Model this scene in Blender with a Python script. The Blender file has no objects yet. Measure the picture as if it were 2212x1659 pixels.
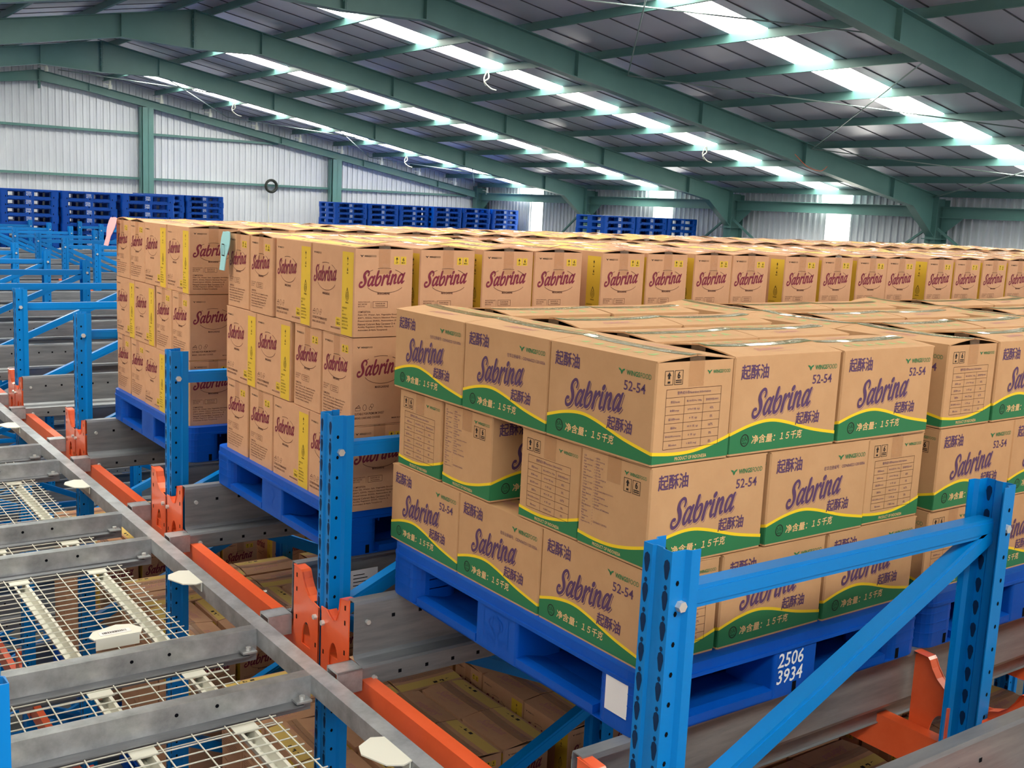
import bpy, math, random
from mathutils import Vector, Matrix
random.seed(7)
SC = bpy.context.scene
COL = SC.collection
# ------------------------------------------------------------------ camera
cam = bpy.data.cameras.new('camera'); camo = bpy.data.objects.new('camera', cam); COL.objects.link(camo)
CP = Vector((-1.72220601, -1.80272667, 1.07669091))
YA, PI_, RO = math.radians(54.0831), math.radians(-9.1399), math.radians(-2.7127)
FPX = 2364.7248
fw = Vector((math.cos(PI_)*math.cos(YA), math.cos(PI_)*math.sin(YA), math.sin(PI_)))
rt = Vector((math.sin(YA), -math.cos(YA), 0)); up = rt.cross(fw)
r2 = rt*math.cos(RO)-up*math.sin(RO); u2 = rt*math.sin(RO)+up*math.cos(RO)
camo.matrix_world = Matrix(((r2.x, u2.x, -fw.x, CP.x), (r2.y, u2.y, -fw.y, CP.y), (r2.z, u2.z, -fw.z, CP.z), (0, 0, 0, 1)))
cam.sensor_width = 36; cam.lens = FPX*36/2212; cam.clip_start = .05; cam.clip_end = 200
SC.camera = camo
def px(p):
    d = Vector(p)-CP; z = d.dot(fw)
    if z < .05: return None
    return (1106+FPX*d.dot(r2)/z, 829.5-FPX*d.dot(u2)/z)
def seen(pts, m=140):
    q = [px(p) for p in pts]; q = [a for a in q if a]
    if not q: return False
    return max(a[0] for a in q) > -m and min(a[0] for a in q) < 2212+m and max(a[1] for a in q) > -m and min(a[1] for a in q) < 1659+m
# ------------------------------------------------------------------ world, exposure
W = bpy.data.worlds.new('world'); SC.world = W; W.use_nodes = True
bg = W.node_tree.nodes['Background']; bg.inputs[0].default_value = (.93, .96, 1, 1); bg.inputs[1].default_value = 3.0
SC.view_settings.view_transform = 'Standard'; SC.view_settings.look = 'None'
SC.view_settings.gamma = 1; SC.view_settings.use_curve_mapping = False
SC.view_settings.exposure = 0.3
SC.cycles.max_bounces = 7; SC.cycles.diffuse_bounces = 5; SC.cycles.glossy_bounces = 3; SC.cycles.transparent_max_bounces = 6
SKY_E = 15.0
# ------------------------------------------------------------------ materials
def lin(r, g, b):
    f = lambda c: c/12.92 if c <= .04045 else ((c+.055)/1.055)**2.4
    return (f(r/255), f(g/255), f(b/255), 1)
def mat(name, col, rough=.6, metal=0., noise=0., nscale=8., col2=None, bump=0., bscale=60., spec=.5, coat=0., stretch=None):
    m = bpy.data.materials.new(name); m.use_nodes = True; nt = m.node_tree; b = nt.nodes['Principled BSDF']
    b.inputs['Roughness'].default_value = rough; b.inputs['Metallic'].default_value = metal
    b.inputs['Specular IOR Level'].default_value = spec; b.inputs['Coat Weight'].default_value = coat
    b.inputs['Base Color'].default_value = col
    if noise or bump:
        tc = nt.nodes.new('ShaderNodeTexCoord'); src = tc.outputs['Object']
        if stretch:
            mp = nt.nodes.new('ShaderNodeMapping'); mp.inputs['Scale'].default_value = stretch
            nt.links.new(src, mp.inputs[0]); src = mp.outputs[0]
    if noise:
        n = nt.nodes.new('ShaderNodeTexNoise'); n.inputs['Scale'].default_value = nscale; n.inputs['Detail'].default_value = 6; n.inputs['Roughness'].default_value = .65
        nt.links.new(src, n.inputs['Vector'])
        r = nt.nodes.new('ShaderNodeValToRGB'); r.color_ramp.elements[0].position = .5-.5*noise if noise < 1 else .3; r.color_ramp.elements[1].position = .5+.5*noise if noise < 1 else .7
        r.color_ramp.elements[0].color = col2; r.color_ramp.elements[1].color = col
        nt.links.new(n.outputs[0], r.inputs[0]); nt.links.new(r.outputs[0], b.inputs['Base Color'])
    if bump:
        n2 = nt.nodes.new('ShaderNodeTexNoise'); n2.inputs['Scale'].default_value = bscale; n2.inputs['Detail'].default_value = 3
        nt.links.new(src, n2.inputs['Vector'])
        bp = nt.nodes.new('ShaderNodeBump'); bp.inputs['Strength'].default_value = bump; bp.inputs['Distance'].default_value = .004
        nt.links.new(n2.outputs[0], bp.inputs['Height']); nt.links.new(bp.outputs[0], b.inputs['Normal'])
    return m
def emis(name, col, s):
    m = bpy.data.materials.new(name); m.use_nodes = True; nt = m.node_tree; b = nt.nodes['Principled BSDF']
    b.inputs['Base Color'].default_value = col; b.inputs['Emission Color'].default_value = col; b.inputs['Emission Strength'].default_value = s
    return m
M = {}
M['kraft'] = mat('kraft board', lin(195, 152, 111), .75, noise=.5, nscale=14, col2=lin(185, 142, 102), bump=.25, bscale=18, spec=.25)
M['kraftm'] = mat('kraft board margarine', lin(204, 157, 122), .75, noise=.5, nscale=14, col2=lin(194, 147, 113), bump=.25, bscale=18, spec=.25)
M['kraftlight'] = mat('bare board lettering', lin(226, 184, 132), .75, spec=.25)
M['inner'] = mat('shade-darkened inner board', lin(92, 68, 48), .9, spec=.1)  # board colour darkened to hold the shade under the flaps
M['purple'] = mat('purple ink', lin(88, 62, 96), .7, spec=.2)
M['green'] = mat('green ink', lin(46, 116, 74), .6, spec=.25)
M['greenlite'] = mat('pale green ink', lin(150, 172, 112), .7, spec=.2)
M['pinkink'] = mat('pink ink', lin(188, 132, 124), .7, spec=.2)
M['yellow'] = mat('yellow ink', lin(236, 200, 40), .6, spec=.25)
M['mustard'] = mat('mustard ink', lin(214, 178, 58), .65, spec=.25)
M['mustpale'] = mat('pale mustard ink', lin(216, 184, 104), .7, spec=.2)
M['black'] = mat('black ink', lin(40, 34, 34), .7, spec=.2)
M['maroon'] = mat('maroon ink', lin(122, 44, 62), .65, spec=.2)
M['brownink'] = mat('brown ink', lin(86, 52, 46), .7, spec=.2)
M['plblue'] = mat('blue plastic', lin(0, 82, 184), .42, noise=.5, nscale=5, col2=lin(0, 72, 172), bump=.15, bscale=40, spec=.25)
M['plwhite'] = mat('white stencil paint', lin(225, 232, 240), .6)
M['sticker'] = mat('white paper sticker', lin(232, 230, 232), .5)
M['dark'] = mat('painted cut-out shade', lin(14, 16, 22), .9, spec=.05)  # dark patches laid on surfaces for the shade inside holes and slots
M['post'] = mat('blue rack enamel', lin(0, 124, 205), .34, spec=.3, coat=.05)
M['holeblue'] = mat('painted hole shade', lin(8, 44, 84), .6, spec=.2)  # navy patches on the solid post, painted as the shade in its holes
M['orange'] = mat('orange rack enamel', lin(250, 110, 62), .32, noise=.5, nscale=7, col2=lin(236, 92, 44), spec=.55, coat=.3)
M['galv'] = mat('galvanised steel', lin(206, 210, 214), .34, metal=.5, noise=.5, nscale=9, col2=lin(138, 141, 145), bump=.1, bscale=30)
M['galvd'] = mat('dull galvanised rail', lin(158, 162, 168), .38, metal=.4, noise=.55, nscale=6, col2=lin(98, 102, 108), bump=.1, stretch=(.35, 1.5, 3))
M['bolt'] = mat('zinc bolt', lin(210, 212, 212), .3, metal=.4)
M['wirew'] = mat('white coated wire', lin(206, 206, 196), .5)
M['platew'] = mat('white plate', lin(222, 222, 212), .55)
M['steel'] = mat('green structural paint', lin(98, 140, 136), .42, noise=.6, nscale=1.2, col2=lin(84, 124, 122), bump=.05, bscale=6)
M['wall'] = mat('corrugated sheet', lin(226, 228, 234), .42, metal=.2, noise=.6, nscale=1.6, col2=lin(208, 210, 220), stretch=(1, 1, .3))
M['roof'] = mat('roof lining', lin(226, 218, 234), .32, metal=.25, noise=.8, nscale=.5, col2=lin(204, 198, 216), bump=.3, bscale=1.2)
M['seam'] = mat('roof seam', lin(86, 82, 92), .5, metal=.4)
M['sky'] = emis('translucent skylight', (1, .99, .86, 1), SKY_E)
M['winl'] = emis('translucent wall light', (1, .99, .86, 1), 5)
M['rod'] = mat('bracing rod', lin(150, 164, 162), .4, metal=.5)
M['floor'] = mat('concrete floor', lin(84, 82, 80), .8, noise=.6, nscale=.7, col2=lin(66, 64, 62))
M['pink'] = mat('pink plastic tag', lin(240, 178, 188), .4)
M['cyan'] = mat('pale blue plastic tag', lin(150, 206, 214), .4)
M['rubber'] = mat('black cable', lin(40, 44, 42), .6)
def tape_mat(mixv, rough, bumpv):
    m = bpy.data.materials.new('clear packing tape'); m.use_nodes = True; nt = m.node_tree
    for n in list(nt.nodes): nt.nodes.remove(n)
    o = nt.nodes.new('ShaderNodeOutputMaterial'); mx = nt.nodes.new('ShaderNodeMixShader'); t = nt.nodes.new('ShaderNodeBsdfTransparent'); g = nt.nodes.new('ShaderNodeBsdfPrincipled')
    t.inputs[0].default_value = (.95, .91, .87, 1); g.inputs['Base Color'].default_value = lin(200, 160, 124); g.inputs['Roughness'].default_value = rough; g.inputs['Coat Weight'].default_value = .6
    tc = nt.nodes.new('ShaderNodeTexCoord'); n = nt.nodes.new('ShaderNodeTexNoise'); n.inputs['Scale'].default_value = 45
    bp = nt.nodes.new('ShaderNodeBump'); bp.inputs['Strength'].default_value = bumpv; bp.inputs['Distance'].default_value = .004
    nt.links.new(tc.outputs['Object'], n.inputs['Vector']); nt.links.new(n.outputs[0], bp.inputs['Height']); nt.links.new(bp.outputs[0], g.inputs['Normal'])
    mx.inputs[0].default_value = mixv
    nt.links.new(t.outputs[0], mx.inputs[1]); nt.links.new(g.outputs[0], mx.inputs[2]); nt.links.new(mx.outputs[0], o.inputs[0])
    return m
M['tape'] = tape_mat(.18, .1, 1.); M['tapetop'] = tape_mat(.45, .06, 1.)
# ------------------------------------------------------------------ mesh builder
class MB:
    def __init__(s): s.v = []; s.f = []; s.m = []; s.names = []; s.T = None
    def mi(s, k):
        if k not in s.names: s.names.append(k)
        return s.names.index(k)
    def add(s, vs, fs, k):
        b = len(s.v); s.v += [tuple(a) for a in vs]; i = s.mi(k)
        for f in fs: s.f.append([b+j for j in f]); s.m.append(i)
    def box(s, x0, x1, y0, y1, z0, z1, k):
        v = [(x, y, z) for x in (x0, x1) for y in (y0, y1) for z in (z0, z1)]
        s.add(v, [(0, 1, 3, 2), (4, 6, 7, 5), (0, 4, 5, 1), (2, 3, 7, 6), (0, 2, 6, 4), (1, 5, 7, 3)], k)
    def prism(s, pts, a, b, axis, k, caps=True):
        # pts in the plane of the two other axes, in (x,y,z) order
        n = len(pts)
        def P(p, t):
            return {'x': (t, p[0], p[1]), 'y': (p[0], t, p[1]), 'z': (p[0], p[1], t)}[axis]
        v = [P(p, a) for p in pts]+[P(p, b) for p in pts]
        f = [(i, (i+1) % n, n+(i+1) % n, n+i) for i in range(n)]
        if caps: f += [tuple(range(n))[::-1], tuple(range(n, 2*n))]
        s.add(v, f, k)
    def strip(s, line, a, b, axis, k, t=.003):
        # thin folded sheet: open polyline given thickness t
        n = len(line); off = []
        for i in range(n):
            p0 = line[max(0, i-1)]; p1 = line[min(n-1, i+1)]
            dx, dy = p1[0]-p0[0], p1[1]-p0[1]; l = math.hypot(dx, dy) or 1
            off.append((line[i][0]-dy/l*t, line[i][1]+dx/l*t))
        def P(p, u): return {'x': (u, p[0], p[1]), 'y': (p[0], u, p[1]), 'z': (p[0], p[1], u)}[axis]
        for i in range(n-1):
            q = [line[i], line[i+1], off[i+1], off[i]]
            v = [P(p, a) for p in q]+[P(p, b) for p in q]
            f = [(0, 1, 5, 4), (2, 3, 7, 6), (0, 3, 2, 1), (4, 5, 6, 7)]
            if i == 0: f.append((3, 0, 4, 7))
            if i == n-2: f.append((1, 2, 6, 5))
            s.add(v, f, k)
    def bar(s, p, q, w, h, k, upv=(0, 0, 1)):
        p = Vector(p); q = Vector(q); d = (q-p).normalized(); u = Vector(upv); x = d.cross(u).normalized(); y = x.cross(d)
        v = [a+x*sx*w/2+y*sy*h/2 for a in (p, q) for sx, sy in ((-1, -1), (1, -1), (1, 1), (-1, 1))]
        s.add(v, [(0, 1, 2, 3), (7, 6, 5, 4), (0, 4, 5, 1), (1, 5, 6, 2), (2, 6, 7, 3), (3, 7, 4, 0)], k)
    def tube(s, p, q, r, k, n=8, caps=True):
        p = Vector(p); q = Vector(q); d = (q-p).normalized(); a = Vector((0, 0, 1)) if abs(d.z) < .9 else Vector((1, 0, 0)); x = d.cross(a).normalized(); y = x.cross(d)
        v = [c+x*math.cos(2*math.pi*i/n)*r+y*math.sin(2*math.pi*i/n)*r for c in (p, q) for i in range(n)]
        f = [(i, (i+1) % n, n+(i+1) % n, n+i) for i in range(n)]
        if caps: f += [tuple(range(n))[::-1], tuple(range(n, 2*n))]
        s.add(v, f, k)
    def fr(s, fr, uv, fs, k, n=0.):
        o, u, v, nn = fr
        s.add([o+u*a[0]+v*a[1]+nn*n for a in uv], fs, k)
    def rect(s, fr, u0, u1, v0, v1, k, n):
        s.fr(fr, [(u0, v0), (u1, v0), (u1, v1), (u0, v1)], [(0, 1, 2, 3)], k, n)
    def frame(s, fr, u0, u1, v0, v1, w, k, n):
        s.rect(fr, u0, u1, v0, v0+w, k, n); s.rect(fr, u0, u1, v1-w, v1, k, n); s.rect(fr, u0, u0+w, v0+w, v1-w, k, n); s.rect(fr, u1-w, u1, v0+w, v1-w, k, n)
    def mesh(s, name):
        me = bpy.data.meshes.new(name); me.from_pydata(s.v, [], s.f)
        for k in s.names: me.materials.append(M[k])
        me.polygons.foreach_set('material_index', s.m); me.update(); return me
    def build(s, name, parent=None):
        o = bpy.data.objects.new(name, s.mesh(name)); COL.objects.link(o)
        if parent: o.parent = parent
        return o
def obj(name, me, parent=None, loc=None, rz=0):
    o = bpy.data.objects.new(name, me); COL.objects.link(o)
    if parent: o.parent = parent
    if loc: o.location = loc
    o.rotation_euler.z = rz
    return o
def empty(name, loc=(0, 0, 0), rz=0):
    return obj(name, None, None, loc, rz)
def tag(o, label, cat, group=None, kind=None):
    o['label'] = label; o['category'] = cat
    if group: o['group'] = group
    if kind: o['kind'] = kind
    return o
def struct(o): o['kind'] = 'structure'; return o
def dup(o, loc=None, rz=None):
    c = o.copy(); COL.objects.link(c)
    if loc is not None: c.location = loc
    if rz is not None: c.rotation_euler.z = rz
    for ch in [a for a in bpy.data.objects if a.parent == o] if o not in KIDS else KIDS[o]:
        d = ch.copy(); COL.objects.link(d); d.parent = c
    return c
KIDS = {}
ORD = ['zero', 'first', 'second', 'third', 'fourth', 'fifth', 'sixth', 'seventh', 'eighth', 'ninth', 'tenth', 'eleventh', 'twelfth', 'thirteenth', 'fourteenth', 'fifteenth', 'sixteenth']
# ------------------------------------------------------------------ lettering
TC = {}
def tmesh(s, bold=0.):
    if (s, bold) in TC: return TC[(s, bold)]
    c = bpy.data.curves.new('t', 'FONT'); c.body = s; c.resolution_u = 2; c.offset = bold
    o = bpy.data.objects.new('t', c); COL.objects.link(o)
    me = bpy.data.meshes.new_from_object(o.evaluated_get(bpy.context.evaluated_depsgraph_get()))
    v = [(a.co.x, a.co.y) for a in me.vertices]; f = [tuple(p.vertices) for p in me.polygons]
    x0 = min(a[0] for a in v); x1 = max(a[0] for a in v); y0 = min(a[1] for a in v); y1 = max(a[1] for a in v)
    v = [(a[0]-x0, a[1]-y0) for a in v]
    bpy.data.objects.remove(o); bpy.data.curves.remove(c); bpy.data.meshes.remove(me)
    TC[(s, bold)] = (v, f, x1-x0, y1-y0); return TC[(s, bold)]
def text(mb, fr, s, u, v, w, h, k, n=.0008, bold=0., shear=0., align='l'):
    V, F, tw, th = tmesh(s, bold)
    if w is None: w = tw*h/th
    if h is None: h = th*w/tw
    if align == 'c': u -= w/2
    if align == 'r': u -= w
    mb.fr(fr, [(u+a[0]/tw*w+shear*a[1]/th*h, v+a[1]/th*h) for a in V], F, k, n)
def spl(pts, n=7):
    P = [pts[0]]+list(pts)+[pts[-1]]; out = []
    for i in range(1, len(P)-2):
        for j in range(n):
            t = j/n; a, b, c, d = P[i-1:i+3]
            out.append(tuple(.5*((2*b[q])+(-a[q]+c[q])*t+(2*a[q]-5*b[q]+4*c[q]-d[q])*t*t+(-a[q]+3*b[q]-3*c[q]+d[q])*t**3) for q in range(len(b))))
    out.append(P[-1]); return out
LET = {'S': ([[(.98, 1.2, .15), (1.02, 1.42, .15), (.86, 1.64, .16), (.6, 1.68, .2), (.38, 1.46, .27), (.4, 1.14, .3), (.64, .8, .32), (.76, .42, .3), (.62, .1, .24), (.34, -.04, .2), (.08, .04, .17), (-.04, .28, .16), (.06, .48, .2), (.24, .46, .2)]], 1.0),
       'a': ([[(.72, .82, .16), (.52, 1.0, .18), (.3, .92, .22), (.14, .55, .25), (.16, .16, .22), (.34, .02, .18), (.52, .2, .16), (.68, .6, .14)], [(.84, 1.02, .24), (.76, .6, .26), (.72, .25, .25), (.82, .04, .2), (1.0, .1, .13)]], .98),
       'b': ([[(.2, 1.56, .26), (.16, 1.0, .27), (.14, .4, .26), (.24, .06, .22), (.48, .0, .2), (.7, .2, .22), (.8, .55, .24), (.74, .9, .2), (.52, .98, .16), (.3, .72, .13)]], .96),
       'r': ([[(.14, 1.0, .25), (.14, .5, .26), (.12, 0, .26)], [(.16, .45, .12), (.34, .84, .16), (.54, 1.02, .22), (.64, .84, .2)]], .68),
       'i': ([[(.16, .98, .25), (.13, .5, .26), (.14, .15, .24), (.26, .0, .18), (.42, .1, .12)], [(.17, 1.34, .34), (.19, 1.38, .34)]], .44),
       'n': ([[(.14, 1.0, .25), (.13, .5, .26), (.12, 0, .26)], [(.14, .4, .12), (.32, .86, .16), (.54, 1.0, .22), (.66, .76, .26), (.62, .34, .26), (.7, .05, .21), (.9, .1, .13)]], .92),
       'A': ([[(.72, .82, .16), (.52, 1.0, .18), (.3, .92, .22), (.14, .55, .25), (.16, .16, .22), (.34, .02, .18), (.52, .2, .16), (.68, .6, .14)], [(.92, 1.1, .12), (.84, 1.02, .22), (.76, .6, .26), (.72, .25, .25), (.82, .02, .22), (1.06, .2, .12)]], 1.0)}
WM = {}
def wm_mesh(grow):
    # outline of all brush strokes joined, traced from their distance field
    if grow in WM: return WM[grow]
    import numpy as np
    st_, y0, y1, x1 = .03, -.32, 1.95, 7.3
    X, Y = np.meshgrid(np.arange(-.35, x1, st_), np.arange(y0, y1, st_)); Fd = np.full(X.shape, -9.)
    x = 0
    for ch in 'SabrinA':
        lines, adv = LET[ch]
        for line in lines:
            q = spl(line, 5)
            for a, b in zip(q, q[1:]):
                ax, ay, bx, by = a[0]+x, a[1], b[0]+x, b[1]; L2 = (bx-ax)**2+(by-ay)**2
                if L2 < 1e-9: continue
                t = np.clip(((X-ax)*(bx-ax)+(Y-ay)*(by-ay))/L2, 0, 1)
                Fd = np.maximum(Fd, (a[2]+(b[2]-a[2])*t)/2+grow-np.hypot(X-ax-t*(bx-ax), Y-ay-t*(by-ay)))
        x += adv+.09
    V = []; P = []; idx = {}
    def vid(p):
        k = (round(p[0], 5), round(p[1], 5))
        if k not in idx: idx[k] = len(V); V.append(k)
        return idx[k]
    ny, nx = X.shape
    for r in range(ny-1):
        run = None
        for c in range(nx-1):
            f = [Fd[r, c], Fd[r, c+1], Fd[r+1, c+1], Fd[r+1, c]]; n = sum(v > 0 for v in f)
            if n == 4:
                if run is None: run = c
                continue
            if run is not None:
                P.append([vid((X[r, run], Y[r, run])), vid((X[r, c], Y[r, c])), vid((X[r+1, c], Y[r+1, c])), vid((X[r+1, run], Y[r+1, run]))]); run = None
            if n == 0: continue
            cs = [(X[r, c], Y[r, c]), (X[r, c+1], Y[r, c+1]), (X[r+1, c+1], Y[r+1, c+1]), (X[r+1, c], Y[r+1, c])]; poly = []
            for e in range(4):
                g = (e+1) % 4
                if f[e] > 0: poly.append(vid(cs[e]))
                if (f[e] > 0) != (f[g] > 0):
                    t = f[e]/(f[e]-f[g]); poly.append(vid((cs[e][0]+(cs[g][0]-cs[e][0])*t, cs[e][1]+(cs[g][1]-cs[e][1])*t)))
            poly = [p for q_, p in enumerate(poly) if p != poly[q_-1]]
            if len(poly) > 2: P.append(poly)
    WM[grow] = (V, P); return WM[grow]
def wordmark(mb, fr, u, v, w, k, rise=.13, shear=.28, grow=0., n=.0008, hs=1.0):
    S = w/7.25; V, P = wm_mesh(round(grow, 3))
    mb.fr(fr, [(u+(a+shear*b)*S, v+(b*hs+rise*(a+shear*b))*S) for a, b in V], P, k, n)
def ring(mb, fr, cu, cv, ru, rv, t, k, n, a0=0, a1=360, seg=24):
    vs = []; m = seg
    for i in range(m+1):
        a = math.radians(a0+(a1-a0)*i/m)
        vs += [(cu+ru*math.cos(a), cv+rv*math.sin(a)), (cu+(ru-t)*math.cos(a), cv+(rv-t)*math.sin(a))]
    mb.fr(fr, vs, [(2*i, 2*i+2, 2*i+3, 2*i+1) for i in range(m)], k, n)
def wings(mb, fr, u, v, s, k, k2=None, n=.0008):
    # winged emblem followed by the two-weight maker's name
    for sx in (-1, 1):
        c = u+.085*s*5
        pts = [(0, 0), (.10, .12), (.20, .28), (.36, .34), (.5, .5), (.30, .48), (.12, .42), (.05, .26), (0, .2)]
        mb.fr(fr, [(c+sx*p[0]*s*.9, v+p[1]*s*1.1) for p in pts], [(0, 1, 7, 8), (1, 2, 6, 7), (2, 3, 5, 6), (3, 4, 5)], k, n)
    mb.fr(fr, [(c-.06*s, v+.4*s), (c, v+.06*s), (c+.06*s, v+.4*s)], [(0, 1, 2)], k, n)
    text(mb, fr, 'WINGS', u+s*1.05, v+.06*s, s*1.75, s*.46, k, n, bold=.025)
    text(mb, fr, 'FOOD', u+s*2.88, v+.06*s, s*1.35, s*.46, k2 or k, n)
def uparrow(mb, fr, u, v, w, h, k, n):
    mb.fr(fr, [(u, v+h*.45), (u+w, v+h*.45), (u+w/2, v+h)], [(0, 1, 2)], k, n); mb.rect(fr, u+w*.28, u+w*.72, v, v+h*.46, k, n)
def faces(L, Wd):
    z = Vector((0, 0, 1))
    return {'A': (Vector((-L/2, -Wd/2, 0)), Vector((1, 0, 0)), z, Vector((0, -1, 0))), 'E1': (Vector((L/2, -Wd/2, 0)), Vector((0, 1, 0)), z, Vector((1, 0, 0))),
            'B': (Vector((L/2, Wd/2, 0)), Vector((-1, 0, 0)), z, Vector((0, 1, 0))), 'E2': (Vector((-L/2, Wd/2, 0)), Vector((0, -1, 0)), z, Vector((-1, 0, 0)))}
def shell(mb, L, Wd, H, k):
    c = .004; x, y = L/2, Wd/2
    pts = [(-x+c, -y), (x-c, -y), (x, -y+c), (x, y-c), (x-c, y), (-x+c, y), (-x, y-c), (-x, -y+c)]
    nseg = 8; v = [(a, b, 0) for a, b in pts]+[(a, b, H) for a, b in pts]
    f = [(i, (i+1) % 8, 8+(i+1) % 8, 8+i) for i in range(8)]+[tuple(range(8))[::-1]]
    mb.add(v, f, k)
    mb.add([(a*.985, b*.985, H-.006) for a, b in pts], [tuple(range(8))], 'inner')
    mb.add([(a, b, H) for a, b in pts]+[(a*.98, b*.98, H) for a, b in pts], [(i, (i+1) % 8, 8+(i+1) % 8, 8+i) for i in range(8)], k)
def flap(L, Wd, H, pk, side, k, deco=None):
    mb = MB(); t = .0035; y0 = side*Wd/2; y1 = side*.002; n = 8
    vs = []; 
    for i in range(n+1):
        x = -L/2+L*i/n; e = abs(2*i/n-1)**3
        for j in range(4):
            q = j/3; y = y0+(y1-y0)*q
            z = H+(pk-H-t)*(q**.8)*(.55+.45*e)
            vs.append((x, y, z+t)); vs.append((x, y, z))
    fs = []
    for i in range(n):
        for j in range(3):
            a = (i*4+j)*2; b = ((i+1)*4+j)*2
            fs.append((a, b, b+2, a+2) if side < 0 else (a, a+2, b+2, b)); fs.append((a+1, a+3, b+3, b+1))
        for j in (0, 3):
            a = (i*4+j)*2; b = ((i+1)*4+j)*2; fs.append((a, a+1, b+1, b))
    for i in (0, n):
        for j in range(3):
            a = (i*4+j)*2; fs.append((a, a+1, a+3, a+2))
    mb.add(vs, fs, k)
    # printing follows the flap surface
    def S(u, v):  # u along x 0..L, v from outer edge 0..Wd/2 towards the seam
        i = u/L*n; i0 = min(n-1, int(i)); a = i-i0; q = min(.999, v/(Wd/2-.002)); 
        def zz(ii):
            e = abs(2*ii/n-1)**3; j = q*3; j0 = min(2, int(j)); bb = j-j0
            zq = lambda jj: H+(pk-H-t)*((jj/3)**.8)*(.55+.45*e)
            return zq(j0)*(1-bb)+zq(j0+1)*bb
        z = zz(i0)*(1-a)+zz(i0+1)*a+t
        return (-L/2+u if side < 0 else L/2-u, y0+(y1-y0)*q, z+.0007)
    class FB:  # adaptor so lettering helpers can print on the curved flap
        def fr(s, fr, uv, f2, kk, n=0.): mb.add([S(*p) for p in uv], f2, kk)
        def rect(s, fr, u0, u1, v0, v1, kk, nn):
            m = 8
            uv = [(u0+(u1-u0)*i/m, v) for i in range(m+1) for v in (v0, (v0+v1)/2, v1)]
            s.fr(fr, uv, [(3*i+j, 3*i+3+j, 3*i+4+j, 3*i+1+j) for i in range(m) for j in (0, 1)], kk)
        frame = MB.frame
    if deco: deco(FB())
    return mb
def tape(L, Wd, H, pk, drop, w=.05):
    mb = MB(); n = 10; e = .0014
    def zc(x): 
        q = abs(2*x/L)**3; return pk-.0035+.0035+e-(pk-H-.0035)*.45*(1-q)
    for i in range(n):
        xa = -L/2+L*i/n; xb = -L/2+L*(i+1)/n
        mb.add([(xa, -w/2, zc(xa)-.0014), (xb, -w/2, zc(xb)-.0014), (xb, 0, zc(xb)), (xa, 0, zc(xa)), (xb, w/2, zc(xb)-.0014), (xa, w/2, zc(xa)-.0014)], [(0, 1, 2, 3), (3, 2, 4, 5)], 'tapetop')
    for s in (-1, 1):
        X = s*(L/2+.0016)
        f = [(0, 1, 2, 3)] if s > 0 else [(3, 2, 1, 0)]
        mb.add([(X, -w/2, H-drop), (X, w/2, H-drop), (X, w/2, H-.001), (X, -w/2, H-.001)], f, 'tape')
        mb.add([(X, -w/2, H-.001), (X, w/2, H-.001), (s*L/2, w/2, zc(L/2)-.0014), (s*L/2, -w/2, zc(L/2)-.0014)], f, 'tape')
    return mb
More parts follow.
